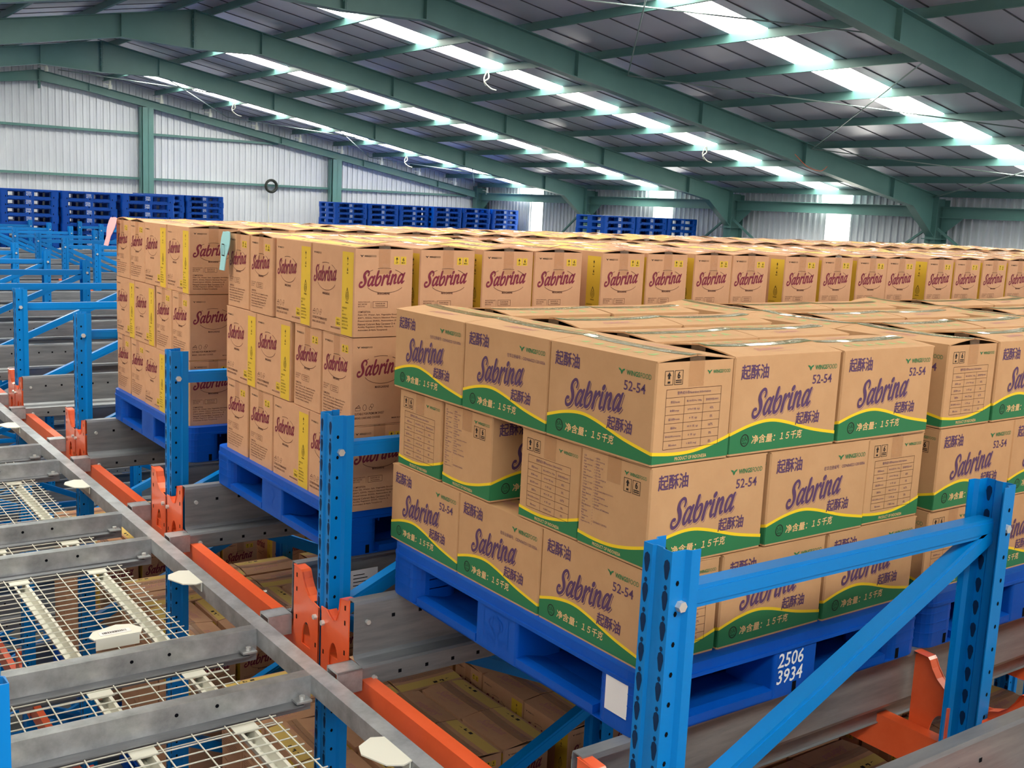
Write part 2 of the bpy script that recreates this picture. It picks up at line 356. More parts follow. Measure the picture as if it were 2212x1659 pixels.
# ------------------------------------------------------------------ shortening carton
GL, GW, GH, GB, GP = .398, .254, .25, .243, .2488
def wave(mb, fr, Wd, ctrl):
    pts = spl([(a*Wd, b*GB) for a, b in ctrl], 6); b0 = .02*GB
    lo = [(p[0], b0) for p in pts]; md = [(p[0], p[1]-.008) for p in pts]; n = len(pts)
    mb.fr(fr, lo+md, [(i, i+1, n+i+1, n+i) for i in range(n-1)], 'green', .0005)
    mb.fr(fr, md+pts, [(i, i+1, n+i+1, n+i) for i in range(n-1)], 'yellow', .0005)
LW = [(.004, .24), (.17, .315), (.34, .35), (.5, .315), (.75, .21), (.996, .14)]
EW = [(.006, .14), (.25, .12), (.5, .125), (.75, .17), (.994, .24)]
def carton_green(variant, GP=GP):
    mb = MB(); shell(mb, GL, GW, GB, 'kraft'); F = faces(GL, GW)
    c = .004
    for (xa, ya, xb, yb, h) in ((GL/2-c, -GW/2, GL/2, -GW/2+c, .14), (GL/2, GW/2-c, GL/2-c, GW/2, .24), (-GL/2+c, GW/2, -GL/2, GW/2-c, .14), (-GL/2, -GW/2+c, -GL/2+c, -GW/2, .24)):
        d = Vector((yb-ya, xa-xb, 0)).normalized()*.0005; z1 = h*GB
        q = lambda z0, z2, k: mb.add([(xa+d.x, ya+d.y, z0), (xb+d.x, yb+d.y, z0), (xb+d.x, yb+d.y, z2), (xa+d.x, ya+d.y, z2)], [(0, 1, 2, 3)], k)
        q(.02*GB, z1-.008, 'green'); q(z1-.008, z1, 'yellow')
    for key in 'AB':
        fr = F[key]; wave(mb, fr, GL, LW)
        text(mb, fr, '起酥油', .024, .188, .098, .038, 'purple', bold=.02)
        wings(mb, fr, .268, .2, .027, 'green')
        if key == 'A': text(mb, fr, '52-54', .29, .165, .075, .024, 'purple', bold=.012)
        else: text(mb, fr, '在华注册编号：CIDN06022112010056', .213, .178, .17, .011, 'purple')
        wordmark(mb, fr, .074+.0030, .093-.0034, .232, 'purple', grow=.02, hs=1.2, n=.0004, rise=.09)
        wordmark(mb, fr, .074+.0012, .093-.0014, .232, 'kraft', grow=.045, hs=1.2, n=.0007, rise=.09)
        wordmark(mb, fr, .074, .093, .232, 'purple', grow=.015, hs=1.2, n=.0010, rise=.09)
        text(mb, fr, '起酥油', .236, .061, .09, .034, 'purple', bold=.02, shear=.08)
        ring(mb, fr, .054, .036, .0148, .0158, .0024, 'black', .001)
        text(mb, fr, 'حلال', .054, .034, .019, .012, 'black', n=.001, bold=.01, align='c'); text(mb, fr, 'HALAL', .054, .0265, .017, .0048, 'black', n=.001, align='c')
        text(mb, fr, '净含量：', .078, .025, .085, .022, 'kraftlight', n=.001, bold=.012, shear=.1)
        text(mb, fr, '１５千克', .182, .026, .082, .022, 'kraftlight', n=.001, bold=.015, shear=.15)
    for key in ('E1', 'E2'):
        fr = F[key]; wave(mb, fr, GW, EW)
        text(mb, fr, 'PRODUCT OF INDONESIA', GW*.5 if key == 'E1' else GW*.45, .0085, .105, .0085, 'kraftlight', n=.001, align='c', bold=.01)
        if key == 'E1':
            wings(mb, fr, .163, .21, .0185, 'green')
            u0, v0 = .026, .19
        else:
            wings(mb, fr, .163, .212, .0185, 'green'); u0, v0 = .163, .172
        for q in (0, 1):
            a = u0+q*.031; mb.frame(fr, a, a+.027, v0, v0+.034, .0013, 'black', .0008)
            if q == 0: uparrow(mb, fr, a+.007, v0+.014, .013, .017, 'black', .0008); mb.rect(fr, a+.0095, a+.0175, v0+.004, v0+.009, 'black', .0008)
            else: text(mb, fr, '6', a+.0135, v0+.014, .009, .017, 'black', align='c', bold=.03); mb.rect(fr, a+.004, a+.023, v0+.009, v0+.0115, 'black', .0008); mb.rect(fr, a+.004, a+.023, v0+.0045, v0+.007, 'black', .0008)
        if key == 'E1':
            u0, u1, v0, v1 = .034, .215, .037, .18; R = (v1-v0)/7; C1, C2 = .068, .13
            mb.frame(fr, u0, u1, v0, v1, .001, 'brownink', .0008)
            for i in range(1, 7): mb.rect(fr, u0, u1, v0+R*i, v0+R*i+.0009, 'brownink', .0008)
            for cc in (C1, C2): mb.rect(fr, u0+cc-.008, u0+cc-.0071, v0, v1-R, 'brownink', .0008)
            text(mb, fr, '营养成分表Nutrition Information', (u0+u1)/2, v1-R*.68, .11, .008, 'purple', align='c')
            rows = [('项目/Items', '每100克/Per 100g', '营养素参考值%/NRV%'), ('能量Energy', '3770千焦 (kJ)', '45%'), ('蛋白质Protein', '0 克 (g)', '0%'), ('脂肪Fat', '99.9 克 (g)', '167%'), ('碳水化合物Carbohydrate', '0 克 (g)', '0%'), ('钠Sodium', '0 毫克 (mg)', '0%')]
            for i, rw in enumerate(rows):
                y = v1-R*(i+2)+R*.34
                for j, sx in enumerate(rw):
                    cx = (u0+.03, u0+.092, u0+.152)[j]; w = min(.05, .0034*len(sx)+.002)
                    text(mb, fr, sx, cx, y, w, .0062, 'purple', align='c')
        else:
            # two-column product data sheet
            L_ = ['品名', 'Product Name', '配料', 'Ingredients', '净含量', 'Net Weight', '规格', 'Specification', '原产国', 'Country of origin', '生产日期', 'Production Date', '保质期', 'Best Before', '贮存条件', 'Storage', '生产商', 'Manufacturer', '地址', 'Address', '电话', 'Telephone', '注册编号', 'Registration No.']
            R_ = ['起酥油', 'Shortening', '棕榈油', 'Palm Oil', '15千克', '15 kg', '52-54', 'See packaging', '印度尼西亚', 'Indonesia', '见包装', 'See packaging (day/month/year)', '见包装', 'See packaging', '阴凉干燥处', 'Cool and dry place', '印度尼西亚', 'Product of Indonesia', '', '', '', '', 'CIDN06022112010056', '']
            for i, (a, b) in enumerate(zip(L_, R_)):
                y = .226-i*.0073
                if y < .05: break
                text(mb, fr, a, .012, y, min(.036, .0026*len(a)+.004), .0046, 'purple')
                mb.rect(fr, .0535, .0545, y+.001, y+.003, 'purple', .0008)
                if b: text(mb, fr, b, .058, y, min(.07, .0026*len(b)+.006), .0046, 'purple')
    me = mb.mesh('shortening_carton')
    def deco_icons(fb):
        fb.rect(None, .0, GL, GW/2-.024, GW/2-.0025, 'green', 0)
        fb.frame(None, .05, GL-.05, .03, .085, .0012, 'greenlite', 0)
        for i in range(1, 6): fb.rect(None, .05+i*(GL-.1)/6, .0512+i*(GL-.1)/6, .03, .085, 'greenlite', 0)
        for i, s in enumerate(['✿', '☂', '☀', '✔', '♻', '✋']):
            a = .05+(i+.5)*(GL-.1)/6
            fb.fr(None, [(a-.013, .045), (a+.013, .045), (a+.006, .072), (a-.006, .072)], [(0, 1, 2, 3)] if i % 2 else [(0, 1, 2)], 'greenlite')
    def deco_name(fb):
        fb.rect(None, .0, GL, GW/2-.024, GW/2-.0025, 'green', 0)
        wordmark(fb, None, .13, .045, .12, 'pinkink'); text(fb, None, 'SHORTENING', .17, .034, .09, .007, 'pinkink')
    fl = [flap(GL, GW, GB, GP, -1, 'kraft', deco_icons if variant else deco_name).mesh('flap'), flap(GL, GW, GB, GP, 1, 'kraft', deco_name if variant else deco_icons).mesh('flap')]
    return me, fl, tape(GL, GW, GB, GP, .06).mesh('tape')
# ------------------------------------------------------------------ margarine carton
ML, MW, MH, MBd, MP = .322, .23, .308, .301, .3068
def carton_marg(variant, MP=MP):
    mb = MB(); shell(mb, ML, MW, MBd, 'kraftm'); F = faces(ML, MW)
    for key in 'AB':
        fr = F[key]
        mb.rect(fr, ML-.085, ML-.0045, 0.002, MBd-.014, 'mustard', .0005)
        wings(mb, fr, .018, .268, .014, 'black')
        wordmark(mb, fr, .02, .172, .188, 'maroon', rise=.07, hs=1.2, grow=.02)
        for a0, a1 in ((25, 62), (75, 110), (125, 152)): ring(mb, fr, .115, .19, .09, .052, .0018, 'brownink', .0008, a0, a1, 8)
        ring(mb, fr, .118, .185, .075, .042, .0018, 'brownink', .0008, 205, 335, 14)
        text(mb, fr, 'MARGARINE', .118, .128, .055, .0085, 'brownink', align='c', bold=.02)
        text(mb, fr, 'SUITABLE FOR PREMIUM SWEET', .014, .036, .115, .0085, 'brownink', bold=.012)
        text(mb, fr, 'BREAD, CAKE AND COOKIES', .014, .021, .1, .0085, 'brownink', bold=.012)
        text(mb, fr, 'MADE IN INDONESIA', .16, .016, .07, .006, 'brownink', bold=.012)
        # cake, bread and cookie line icons
        mb.frame(fr, .016, .036, .052, .062, .0012, 'brownink', .0008); mb.fr(fr, [(.016, .062), (.036, .062), (.03, .072)], [(0, 1, 2)], 'brownink', .0008); mb.fr(fr, [(.0195, .0632), (.034, .0632), (.0295, .069)], [(0, 1, 2)], 'kraftm', .001)
        ring(mb, fr, .052, .062, .0075, .011, .0013, 'brownink', .0008); ring(mb, fr, .075, .058, .0062, .0065, .0012, 'brownink', .0008); ring(mb, fr, .081, .067, .0062, .0065, .0012, 'brownink', .0008)
        mb.rect(fr, .195, .234, .026, .058, 'mustard', .0006); text(mb, fr, 'NETTO', .2145, .046, .02, .006, 'black', n=.001, align='c'); text(mb, fr, '15KG', .2145, .032, .026, .01, 'black', n=.001, align='c', bold=.02)
        a = ML-.045
        mb.fr(fr, [(a-.005, .262), (a+.005, .262), (a, .272)], [(0, 1, 2)], 'black', .001); mb.rect(fr, a-.001, a+.001, .254, .263, 'black', .001)
        text(mb, fr, 'UP', a, .243, .009, .006, 'black', n=.001, align='c', bold=.02)
        text(mb, fr, '6', a, .222, .008, .012, 'black', n=.001, align='c', bold=.02); text(mb, fr, 'MAX', a, .213, .011, .005, 'black', n=.001, align='c', bold=.02)
        for rr in (.012, .008, .004): ring(mb, fr, a, .138, rr, rr*1.35, .0013, 'black', .001)
        mb.fr(fr, [(a-.009, .149), (a+.009, .149), (a, .168)], [(0, 1, 2)], 'black', .001); mb.fr(fr, [(a-.006, .1495), (a+.006, .1495), (a, .162)], [(0, 1, 2)], 'mustard', .0012)
        text(mb, fr, 'HALAL', a, .112, .022, .006, 'black', n=.001, align='c', bold=.02)
        for i in range(7): text(mb, fr, ['PRODUCED BY', 'PT', 'JAKARTA', 'INDONESIA', 'BPOM RI MD', 'NETTO 15 KG', 'INDONESIA'][i], ML-.078, .092-i*.0115, [.034, .01, .03, .04, .04, .045, .04][i], .006, 'black', n=.001)
    for key in ('E1', 'E2'):
        fr = F[key]
        wings(mb, fr, .022, .272, .0145, 'black')
        for i, (a, b) in enumerate((('↑', 'UP'), ('6', 'MAX'))):
            x0 = .153+i*.026; mb.rect(fr, x0, x0+.022, .249, .276, 'mustard', .0006)
            if i == 0:
                mb.fr(fr, [(x0+.006, .266), (x0+.016, .266), (x0+.011, .274)], [(0, 1, 2)], 'black', .001); mb.rect(fr, x0+.01, x0+.012, .259, .267, 'black', .001)
            else: text(mb, fr, '6', x0+.011, .26, .008, .012, 'black', n=.001, align='c', bold=.02)
            text(mb, fr, b, x0+.011, .252, .009 if i == 0 else .014, .0055, 'black', n=.001, align='c', bold=.02)
        wordmark(mb, fr, .02, .172, .19, 'maroon', rise=.08, hs=1.15, grow=.025)
        for a0, a1 in ((28, 60), (72, 108), (122, 150)): ring(mb, fr, .116, .192, .085, .045, .0018, 'brownink', .0008, a0, a1, 8)
        ring(mb, fr, .12, .184, .075, .034, .0018, 'brownink', .0008, 205, 335, 14)
        text(mb, fr, 'MARGARINE', .115, .145, .048, .008, 'brownink', align='c', bold=.02)
        for i, s in enumerate(('PRODUCTION DATE', 'BEST BEFORE', 'BATCH NO')): text(mb, fr, s, .018, .118-i*.0075, [.045, .034, .026][i], .0048, 'brownink')
        mb.rect(fr, .067, .0678, .1, .121, 'brownink', .0008); mb.frame(fr, .074, .132, .1, .122, .0012, 'brownink', .0008)
        text(mb, fr, 'PLEASE SEE ON', .103, .1125, .037, .0045, 'brownink', align='c', bold=.012); text(mb, fr, 'THE PACKAGING', .103, .1045, .037, .0045, 'brownink', align='c', bold=.012)
        for i, s in enumerate(('COMPOSITION:', 'Palm Oil, Water, Salt, Vegetable Emulsifier', '(E471, E322), Nature Identical Flavour', 'Preservatives (E202), Antioxidant (E', 'Natural Colorant Beta Carotene CI 4', 'Acidity Regulator (E330), Vitamin A', 'Antioxidant dl-Alpha Tocopherol)')):
            text(mb, fr, s, .018, .083-i*.0105, [.048, .17, .16, .15, .145, .14, .115][i], .007, 'brownink', bold=.01)
    me = mb.mesh('margarine_carton')
    def d1(fb):
        fb.rect(None, .0, ML, .012, .07, 'mustpale', 0); wordmark(fb, None, .03, .085, .09, 'pinkink')
        text(fb, None, 'MAXIMUM STACK', .17, .045, .1, .01, 'black')
        for i in range(3): fb.rect(None, .18+.035*i, .2+.035*i, .02, .036, 'black', 0)
    def d2(fb):
        wordmark(fb, None, .06, .04, .17, 'pinkink'); text(fb, None, 'MARGARINE', .1, .025, .06, .009, 'pinkink')
    fl = [flap(ML, MW, MBd, MP, -1, 'kraftm', d1 if variant else d2).mesh('flap'), flap(ML, MW, MBd, MP, 1, 'kraftm', d2 if variant else d1).mesh('flap')]
    return me, fl, tape(ML, MW, MBd, MP, .085, .045).mesh('tape')
PROTO = {}
TP = {'g': .2585, 'm': .3125}
def make_proto(kind, var):
    if var < 2: PROTO[(kind, var)] = (carton_green if kind == 'g' else carton_marg)(var)
    else: PROTO[(kind, var)] = (carton_green if kind == 'g' else carton_marg)(var-2, TP[kind]+(0, .004)[random.randint(0, 1)])
def carton(kind, x, y, z, r, label, group, parts=True, top=False):
    L, Wd, H = (GL, GW, GH) if kind == 'g' else (ML, MW, MH)
    hx, hy = (L/2, Wd/2) if abs(r) % 180 < 1 else (Wd/2, L/2)
    if not seen([(x+a*hx, y+b*hy, z+c*H) for a in (-1, 1) for b in (-1, 1) for c in (0, 1)]): return None
    var = random.randint(0, 1)+(2 if top else 0)
    if top: r += random.uniform(-.7, .7)
    if (kind, var) not in PROTO: make_proto(kind, var)
    me, fl, tp = PROTO[(kind, var)]
    nm = 'shortening_carton' if kind == 'g' else 'margarine_carton'
    o = obj(nm, me, None, (x, y, z), math.radians(r+random.uniform(-.5, .5)))
    tag(o, label, 'box', group)
    if parts:
        for f in fl: obj('top_flap', f, o)
        obj('packing_tape', tp, o)
    return o
ROW = ORD[1:]
J = lambda s=.004: random.uniform(-s, s)
FILL = {'g': MB(), 'm': MB()}
def fill(kind, x, y, z, r):
    L, Wd, H = (GL, GW, GH) if kind == 'g' else (ML, MW, MH)
    hx, hy = (L/2, Wd/2) if abs(r) % 180 < 1 else (Wd/2, L/2)
    FILL[kind].box(x-hx, x+hx, y-hy, y+hy, z+.0005, z+H-.001, 'kraft' if kind == 'g' else 'kraftm')
NUMW = ['one', 'two', 'three', 'four', 'five', 'six', 'seven', 'eight', 'nine']
def stack_green(x0, y0, z0, rots, pal, full, extra_rows=True):
    # three layers; A: one lengthwise row on the aisle side, then two columns; B: the reverse
    for lay in range(3):
        ln = ('bottom', 'middle', 'top')[lay]; z = z0+lay*GH
        T = lay != 1; n = 0
        cells = []
        if T:
            for i in range(3): cells.append((GW/2, .2+.402*i, 90, i, 'x'))
            ys = [0, .29, .60, .93] if lay == 2 else [0, .28, .62, .94]
            for c in range(2):
                for i, yy in enumerate(ys): cells.append((GW+.006+GL/2+c*(GL+.006), yy+GW/2, 0, i, 'y' if i == 0 else 't'))
        else:
            for c in range(2):
                for i, yy in enumerate([0, .262, .655, .925]): cells.append((GL/2+c*(GL+.008), yy+GW/2, 0, i, 'x' if c == 0 else ('y' if i == 0 else 't')))
            for i in range(3): cells.append((2*GL+.016+GW/2, .2+.402*i, 90, i, 'y' if i == 0 else 't'))
        for ci, (cx, cy, r, i, w) in enumerate(cells):
            if lay < 2 and (w == 't' or (not full and w == 'x' and cy > .3)): fill('g', x0+cx, y0+cy, z, r); continue
            key = (lay, ci)
            rr = rots.get(key, (r if random.random() < .6 else r+180))
            ox = -.006 if lay == 2 and full else 0
            lab = 'kraft shortening carton, %s layer, %s pallet, %s' % (ln, pal, cellname(cx, cy, cells))
            carton('g', x0+cx+ox+J(.003), y0+cy+J(.003), z, rr, lab, 'shortening cartons on the front lane of pallets', True, lay == 2)
def cellname(cx, cy, cells):
    row = sorted([c for c in cells if abs(c[1]-cy) < .06], key=lambda c: c[0]); colm = sorted([c for c in cells if abs(c[0]-cx) < .06], key=lambda c: c[1])
    i = [abs(c[0]-cx) < 1e-6 for c in row].index(True); j = [abs(c[1]-cy) < 1e-6 for c in colm].index(True)
    ysall = sorted({round(c[1], 2) for c in cells}); xa = sorted([c for c in cells if abs(c[1]-cy) < 1e-6], key=lambda c: c[0])
    return '%s from aisle, row %s' % (ROW[[abs(c[0]-cx) < 1e-6 for c in xa].index(True)], NUMW[ysall.index(round(cy, 2))])
def stack_marg(x0, y0, z0, lane, pal, lays, faces_x=True, faces_y=True, grp='margarine cartons on the upper lanes', parts=True, level='upper'):
    for lay in (0, 1, 2):
        ln = ('bottom', 'middle', 'top')[lay]; z = z0+lay*MH; T = lay != 1; cells = []
        off = 0 if T else .5
        if T:
            for j, yy in enumerate((0, .328)):
                for i, xx in enumerate((.002, .255, .515, .758)): cells.append((xx+MW/2, yy+ML/2, 90))
            for j, yy in enumerate((.662, .915)):
                for i in range(3): cells.append((.002+.329*i+ML/2, yy+MW/2, 0))
        else:
            for j, yy in enumerate((0, .24)):
                for i in range(3): cells.append((.002+.329*i+ML/2, yy+MW/2, 0))
            for j, yy in enumerate((.50, .83)):
                for i, xx in enumerate((.002, .255, .515, .758)): cells.append((xx+MW/2, yy+ML/2, 90))
        for cx, cy, r in cells:
            fx = cx < .2; fy = cy < .2
            if lay not in lays: fill('m', x0+cx, y0+cy, z, r); continue
            if lay < 2 and not ((fx and faces_x) or (fy and faces_y)): fill('m', x0+cx, y0+cy, z, r); continue
            lab = 'margarine carton, %s layer, %s pallet of %s, %s' % (ln, pal, lane, cellname(cx, cy, cells))
            carton('m', x0+cx+J(.004), y0+cy+J(.004), z, -r if r else 0, lab, grp, parts, lay == 2)
# ------------------------------------------------------------------ pallets
def pallet_parts():
    X, Y, H = 1.11, 1.2, .165
    def rr(x0, x1, y0, y1, r, n=5):
        pts = []
        for cx, cy, a in ((x1-r, y0+r, -90), (x1-r, y1-r, 0), (x0+r, y1-r, 90), (x0+r, y0+r, 180)):
            for i in range(n+1):
                t = math.radians(a+90*i/n); pts.append((cx+r*math.cos(t), cy+r*math.sin(t)))
        return pts
    top = MB(); top.prism(rr(0, X, 0, Y, .05), -.03, 0, 'z', 'plblue'); top.prism(rr(-.004, X+.004, -.004, Y+.004, .054), -.036, -.026, 'z', 'plblue')
    for i in range(9): top.box(.17+.095*i, .175+.095*i, .03, Y-.03, -.058, -.03, 'plblue')
    for i in range(10): top.box(.03, X-.03, .08+.115*i, .085+.115*i, -.058, -.03, 'plblue')
    bot = MB()
    bot.prism(rr(0, X, 0, Y, .05), -H, -H+.004, 'z', 'plblue')
    for a, b, c, d in ((0.03, X-.03, 0.03, .17), (0.03, X-.03, Y-.17, Y-.03), (.03, .17, .17, Y-.17), (X-.17, X-.03, .17, Y-.17)):
        bot.box(a, b, c, d, -H+.004, -H+.012, 'plblue')
    # rounded entry lips sloping inwards, as on the fork openings
    for (p0, p1) in ((.17, .5), (.7, 1.03)):
        for s in (0, 1):
            x0 = 0 if s == 0 else X; g = 1 if s == 0 else -1
            pr = [(x0, -H), (x0, -H+.026), (x0+g*.03, -H+.028), (x0+g*.1, -H+.012), (x0+g*.1, -H)]
            bot.prism(pr, p0, p1, 'y', 'plblue')
    for (p0, p1) in ((.16, .47), (.64, .95)):
        for s in (0, 1):
            y0 = 0 if s == 0 else Y; g = 1 if s == 0 else -1
            pr = [(y0, -H), (y0, -H+.026), (y0+g*.03, -H+.028), (y0+g*.1, -H+.012), (y0+g*.1, -H)]
            bot.prism(pr, p0, p1, 'x', 'plblue')
    blocks = []
    for i, (a, b) in enumerate(((0, .16), (.47, .64), (.95, X))):
        for j, (c, d) in enumerate(((0, .17), (.5, .7), (1.03, Y))):
            m = MB(); m.prism(rr(a, b, c, d, .045 if (i != 1 and j != 1) else .01), -H+.003, -.03, 'z', 'plblue')
            # raised panel border on the outside face
            if i == 0:
                fr = (Vector((0, d, -H)), Vector((0, -1, 0)), Vector((0, 0, 1)), Vector((-1, 0, 0)))
                u1 = d-c
                if j == 1:
                    for e in ((.04, u1-.04, .034, .122),): m.frame(fr, e[0], e[1], e[2], e[3], .002, 'plblue', .001)
                    ring(m, fr, .1, .088, .034, .022, .003, 'plblue', .0015, 0, 360, 20); ring(m, fr, .1, .085, .02, .03, .003, 'plblue', .0015, 0, 360, 20)
                    text(m, fr, 'OILS & FATS', u1/2, .042, .1, .01, 'plblue', n=.0012, align='c')
                    for e in (0, .001): pass
                else: m.frame(fr, .05, u1-.05, .034, .122, .002, 'plblue', .001)
            if j == 0 and i > 0 or (j == 0 and i == 0):
                fr = (Vector((a, 0, -H)), Vector((1, 0, 0)), Vector((0, 0, 1)), Vector((0, -1, 0)))
                cx = (b-a)/2 if i == 1 else ((b-a)-.05 if i == 0 else .055)
                m.rect(fr, cx-.008, cx+.008, .003, .034, 'dark', .0006)
            for q in range(3):
                if i != 1 and j != 1:
                    zz = -.06-.03*q; m.prism(rr(a-.0015 if i == 0 else a, b if i == 0 else b+.0015, c-.0015 if j == 0 else c, d if j == 0 else d+.0015, .0455), zz, zz+.003, 'z', 'plblue')
            blocks.append(m.mesh('block'))
    return top.mesh('top_deck'), bot.mesh('bottom_deck'), blocks
PT, PB, PK = pallet_parts()
SIDE = (Vector((.47, 0, -.165)), Vector((1, 0, 0)), Vector((0, 0, 1)), Vector((0, -1, 0)))
def stencil_mesh(a, b):
    m = MB()
    text(m, SIDE, a, .012, .083, .1, .04, 'plwhite', n=.0012, bold=.012, shear=.1); text(m, SIDE, b, .012, .037, .1, .04, 'plwhite', n=.0012, bold=.012, shear=.1)
    return m.mesh('stencil_number')
STN = {}
def pallet(x, y, z, label, group, nums=None, sticker=False, cull=True, sx=1.):
    if cull and not seen([(x+a, y+b, z+c) for a in (0, 1.1) for b in (0, 1.2) for c in (0, -.165)], 60): return None
    o = empty('plastic_pallet', (x, y, z)); tag(o, label, 'pallet', group)
    o.scale.x = sx
    obj('top_deck', PT, o); obj('bottom_deck', PB, o)
    for b in PK: obj('block', b, o)
    if nums:
        if nums not in STN: STN[nums] = stencil_mesh(*nums)
        obj('stencil_number', STN[nums], o)
    if sticker:
        m = MB(); m.box(-.0016, -.0004, .045, .125, -.125, -.035, 'sticker'); m.build('paper_sticker', o)
    return o
# ------------------------------------------------------------------ racking
P0, PP = -.2075, 1.555          # first post line and the lane pitch
PY = lambda k: P0+PP*k
ZT, ZR, FX, FD, FP = .394, -.165, -.171, 1.291, 2.16
FLOOR = -6.3
def post_mesh(z0, z1, holes=2.2):
    m = MB()
    line = [(-.054, .072), (-.054, .046), (-.043, .038), (-.043, 0), (-.016, 0), (-.010, .006), (.010, .006), (.016, 0), (.043, 0), (.043, .038), (.054, .046), (.054, .072)]
    m.strip([(p[1], p[0]) for p in line], z0, z1, 'z', 'post', t=-.003)
    z = z1-.04; i = 0
    while z > z1-holes and z > z0:
        for s in (-1, 1):
            yy = s*.030
            m.add([(-.0006, yy-.009, z+.004), (-.0006, yy-.007, z+.016), (-.0006, yy, z+.021), (-.0006, yy+.007, z+.016), (-.0006, yy+.009, z+.004), (-.0006, yy+.004, z-.02), (-.0006, yy, z-.024), (-.0006, yy-.004, z-.02)], [tuple(range(8))], 'holeblue')
            m.add([(-.0006, yy+.005*math.cos(t*1.047), z-.04+.006*math.sin(t*1.047)) for t in range(6)], [tuple(range(6))], 'holeblue')
            m.add([(.0031, yy-.009, z+.004), (.0031, yy-.007, z+.016), (.0031, yy, z+.021), (.0031, yy+.007, z+.016), (.0031, yy+.009, z+.004), (.0031, yy+.004, z-.02), (.0031, yy, z-.024), (.0031, yy-.004, z-.02)], [tuple(range(8))], 'holeblue')
            for xx, Y in ((.02, .0437),):
                m.add([(xx+.005*math.cos(t*1.047), s*Y, z-.03+.0065*math.sin(t*1.047)) for t in range(6)], [tuple(range(6))], 'dark')
        z -= .067; i += 1
    return m.mesh('post')
POST = post_mesh(FLOOR, ZT, 2.6)
def braces(flip):
    out = []
    def ch(p, q, nm):
        m = MB(); m.bar(p, q, .042, .05, 'post', (0, 0, 1)); 
        m.bar((Vector(p)+Vector((0, -.022, 0))), (Vector(q)+Vector((0, -.022, 0))), .003, .03, 'post')
        return (nm, m.mesh(nm))
    a, b = FX+.055, FX+FD-.055
    out.append(ch((a, 0, .274), (b, 0, .274), 'horizontal_brace'))
    z = .25; d = -.53; up_ = True
    k = 0
    while z > FLOOR+.8:
        x0, x1 = (b, a) if (k % 2 == 0) != flip else (a, b)
        out.append(ch((x0, 0, z), (x1, 0, z+d), 'diagonal_brace')); z += d-.03; k += 1
        if k in (4, 8): out.append(ch((a, 0, z+.0), (b, 0, z+.0), 'horizontal_brace')); z -= .05
    return out
BR = [braces(False), braces(True)]
def bolt_mesh(p, q, r, n=6):
    m = MB(); m.tube(p, q, r, 'bolt', n); return m.mesh('bolt')
BOLT = [bolt_mesh((x, -.04, .274), (x, -.056, .274), .012) for x in (FX+.03, FX+FD-.03)]
def upright_frame(k, j, label):
    x = FP*j
    o = empty('rack_ladder', (x, PY(k), 0)); tag(o, label, 'rack frame', 'blue upright frames of the pallet racking')
    obj('post', POST, o, (FX, 0, 0)); p = obj('post', POST, o, (FX+FD, 0, 0), math.pi)
    for nm, me in BR[j % 2]: obj(nm, me, o)
    for b in BOLT: obj('bolt', b, o)
    return o
LN = lambda k: ['shortening lane', 'near margarine lane', 'far margarine lane'][k] if 0 <= k <= 2 else ('nearest lane' if k < 0 else '%s empty lane' % ORD[k-2])
for k in range(-1, 15):
    for j in range(0, 4):
        x = FP*j
        if not seen([(x+FX, PY(k), ZT), (x+FX+FD, PY(k), ZT), (x+FX, PY(k), -1.5), (x+FX+FD, PY(k), -1.5)], 60): continue
        where = ('before the ' + LN(k)) if k >= 0 else 'nearest the camera'
        upright_frame(k, j, 'blue rack ladder %s, %s from aisle' % (where, ORD[j+1]))
# orange support beams with their end brackets
def bracket_mesh(sg, swap=False):
    m = MB(); S = sg
    pts = [(.008, -.262), (.05, -.285), (.075, -.315), (.10, -.325), (.125, -.315), (.138, -.285), (.146, -.23), (.15, -.175), (.195, -.17), (.195, -.42), (.165, -.42), (.155, -.385), (.13, -.36), (.10, -.36), (.085, -.385), (.08, -.52), (.008, -.53)]
    # fan of quads: plate made convex piece by piece
    def plate(poly, x0=-.004, x1=0.):
        m.prism([(S*p[0], p[1]) for p in (poly if S > 0 else poly[::-1])], x0, x1, 'x', 'orange')
    tops = [(.008, -.262), (.055, -.256), (.085, -.245), (.11, -.225), (.128, -.20), (.138, -.178), (.145, -.171), (.205, -.168)] if (S > 0) != swap else [(.008, -.25), (.055, -.248), (.08, -.262), (.1, -.268), (.12, -.262), (.138, -.225), (.147, -.178), (.205, -.168)]
    for a, b in zip(tops, tops[1:]):
        lo = lambda u: -.53 if u < .066 else (-.43+.085*math.sqrt(max(0, 1-((u-.102)/.036)**2)) if u < .138 else -.43)
        n = 4
        for q in range(n):
            ua, ub = a[0]+(b[0]-a[0])*q/n, a[0]+(b[0]-a[0])*(q+1)/n; ta, tb = a[1]+(b[1]-a[1])*q/n, a[1]+(b[1]-a[1])*(q+1)/n
            plate([(ua, lo(ua)), (ub, lo(ub)), (ub, tb), (ua, ta)])
        if a[0] > .05: m.add([(-.007, S*a[0], a[1]), (-.007, S*b[0], b[1]), (.03, S*b[0], b[1]), (.03, S*a[0], a[1])], [(0, 1, 2, 3)], 'orange')
    plate([(.066, -.53), (.205, -.53), (.205, -.43), (.066, -.43)])
    m.prism([(S*.008, -.53), (S*.012, -.53), (S*.012, -.262), (S*.008, -.262)], -.004, .0, 'x', 'orange')
    m.prism([(S*.046, -.53), (S*.052, -.53), (S*.052, -.285), (S*.046, -.285)], 0, .06, 'x', 'orange')
    for y, z in ((.18, -.2), (.18, -.25), (.18, -.35), (.03, -.4), (.03, -.47)):
        m.add([(-.0048, S*y-.004, z-.008), (-.0048, S*y+.004, z-.008), (-.0048, S*y+.004, z+.008), (-.0048, S*y-.004, z+.008)], [(0, 1, 2, 3)], 'dark')
    return m.mesh('end_bracket')
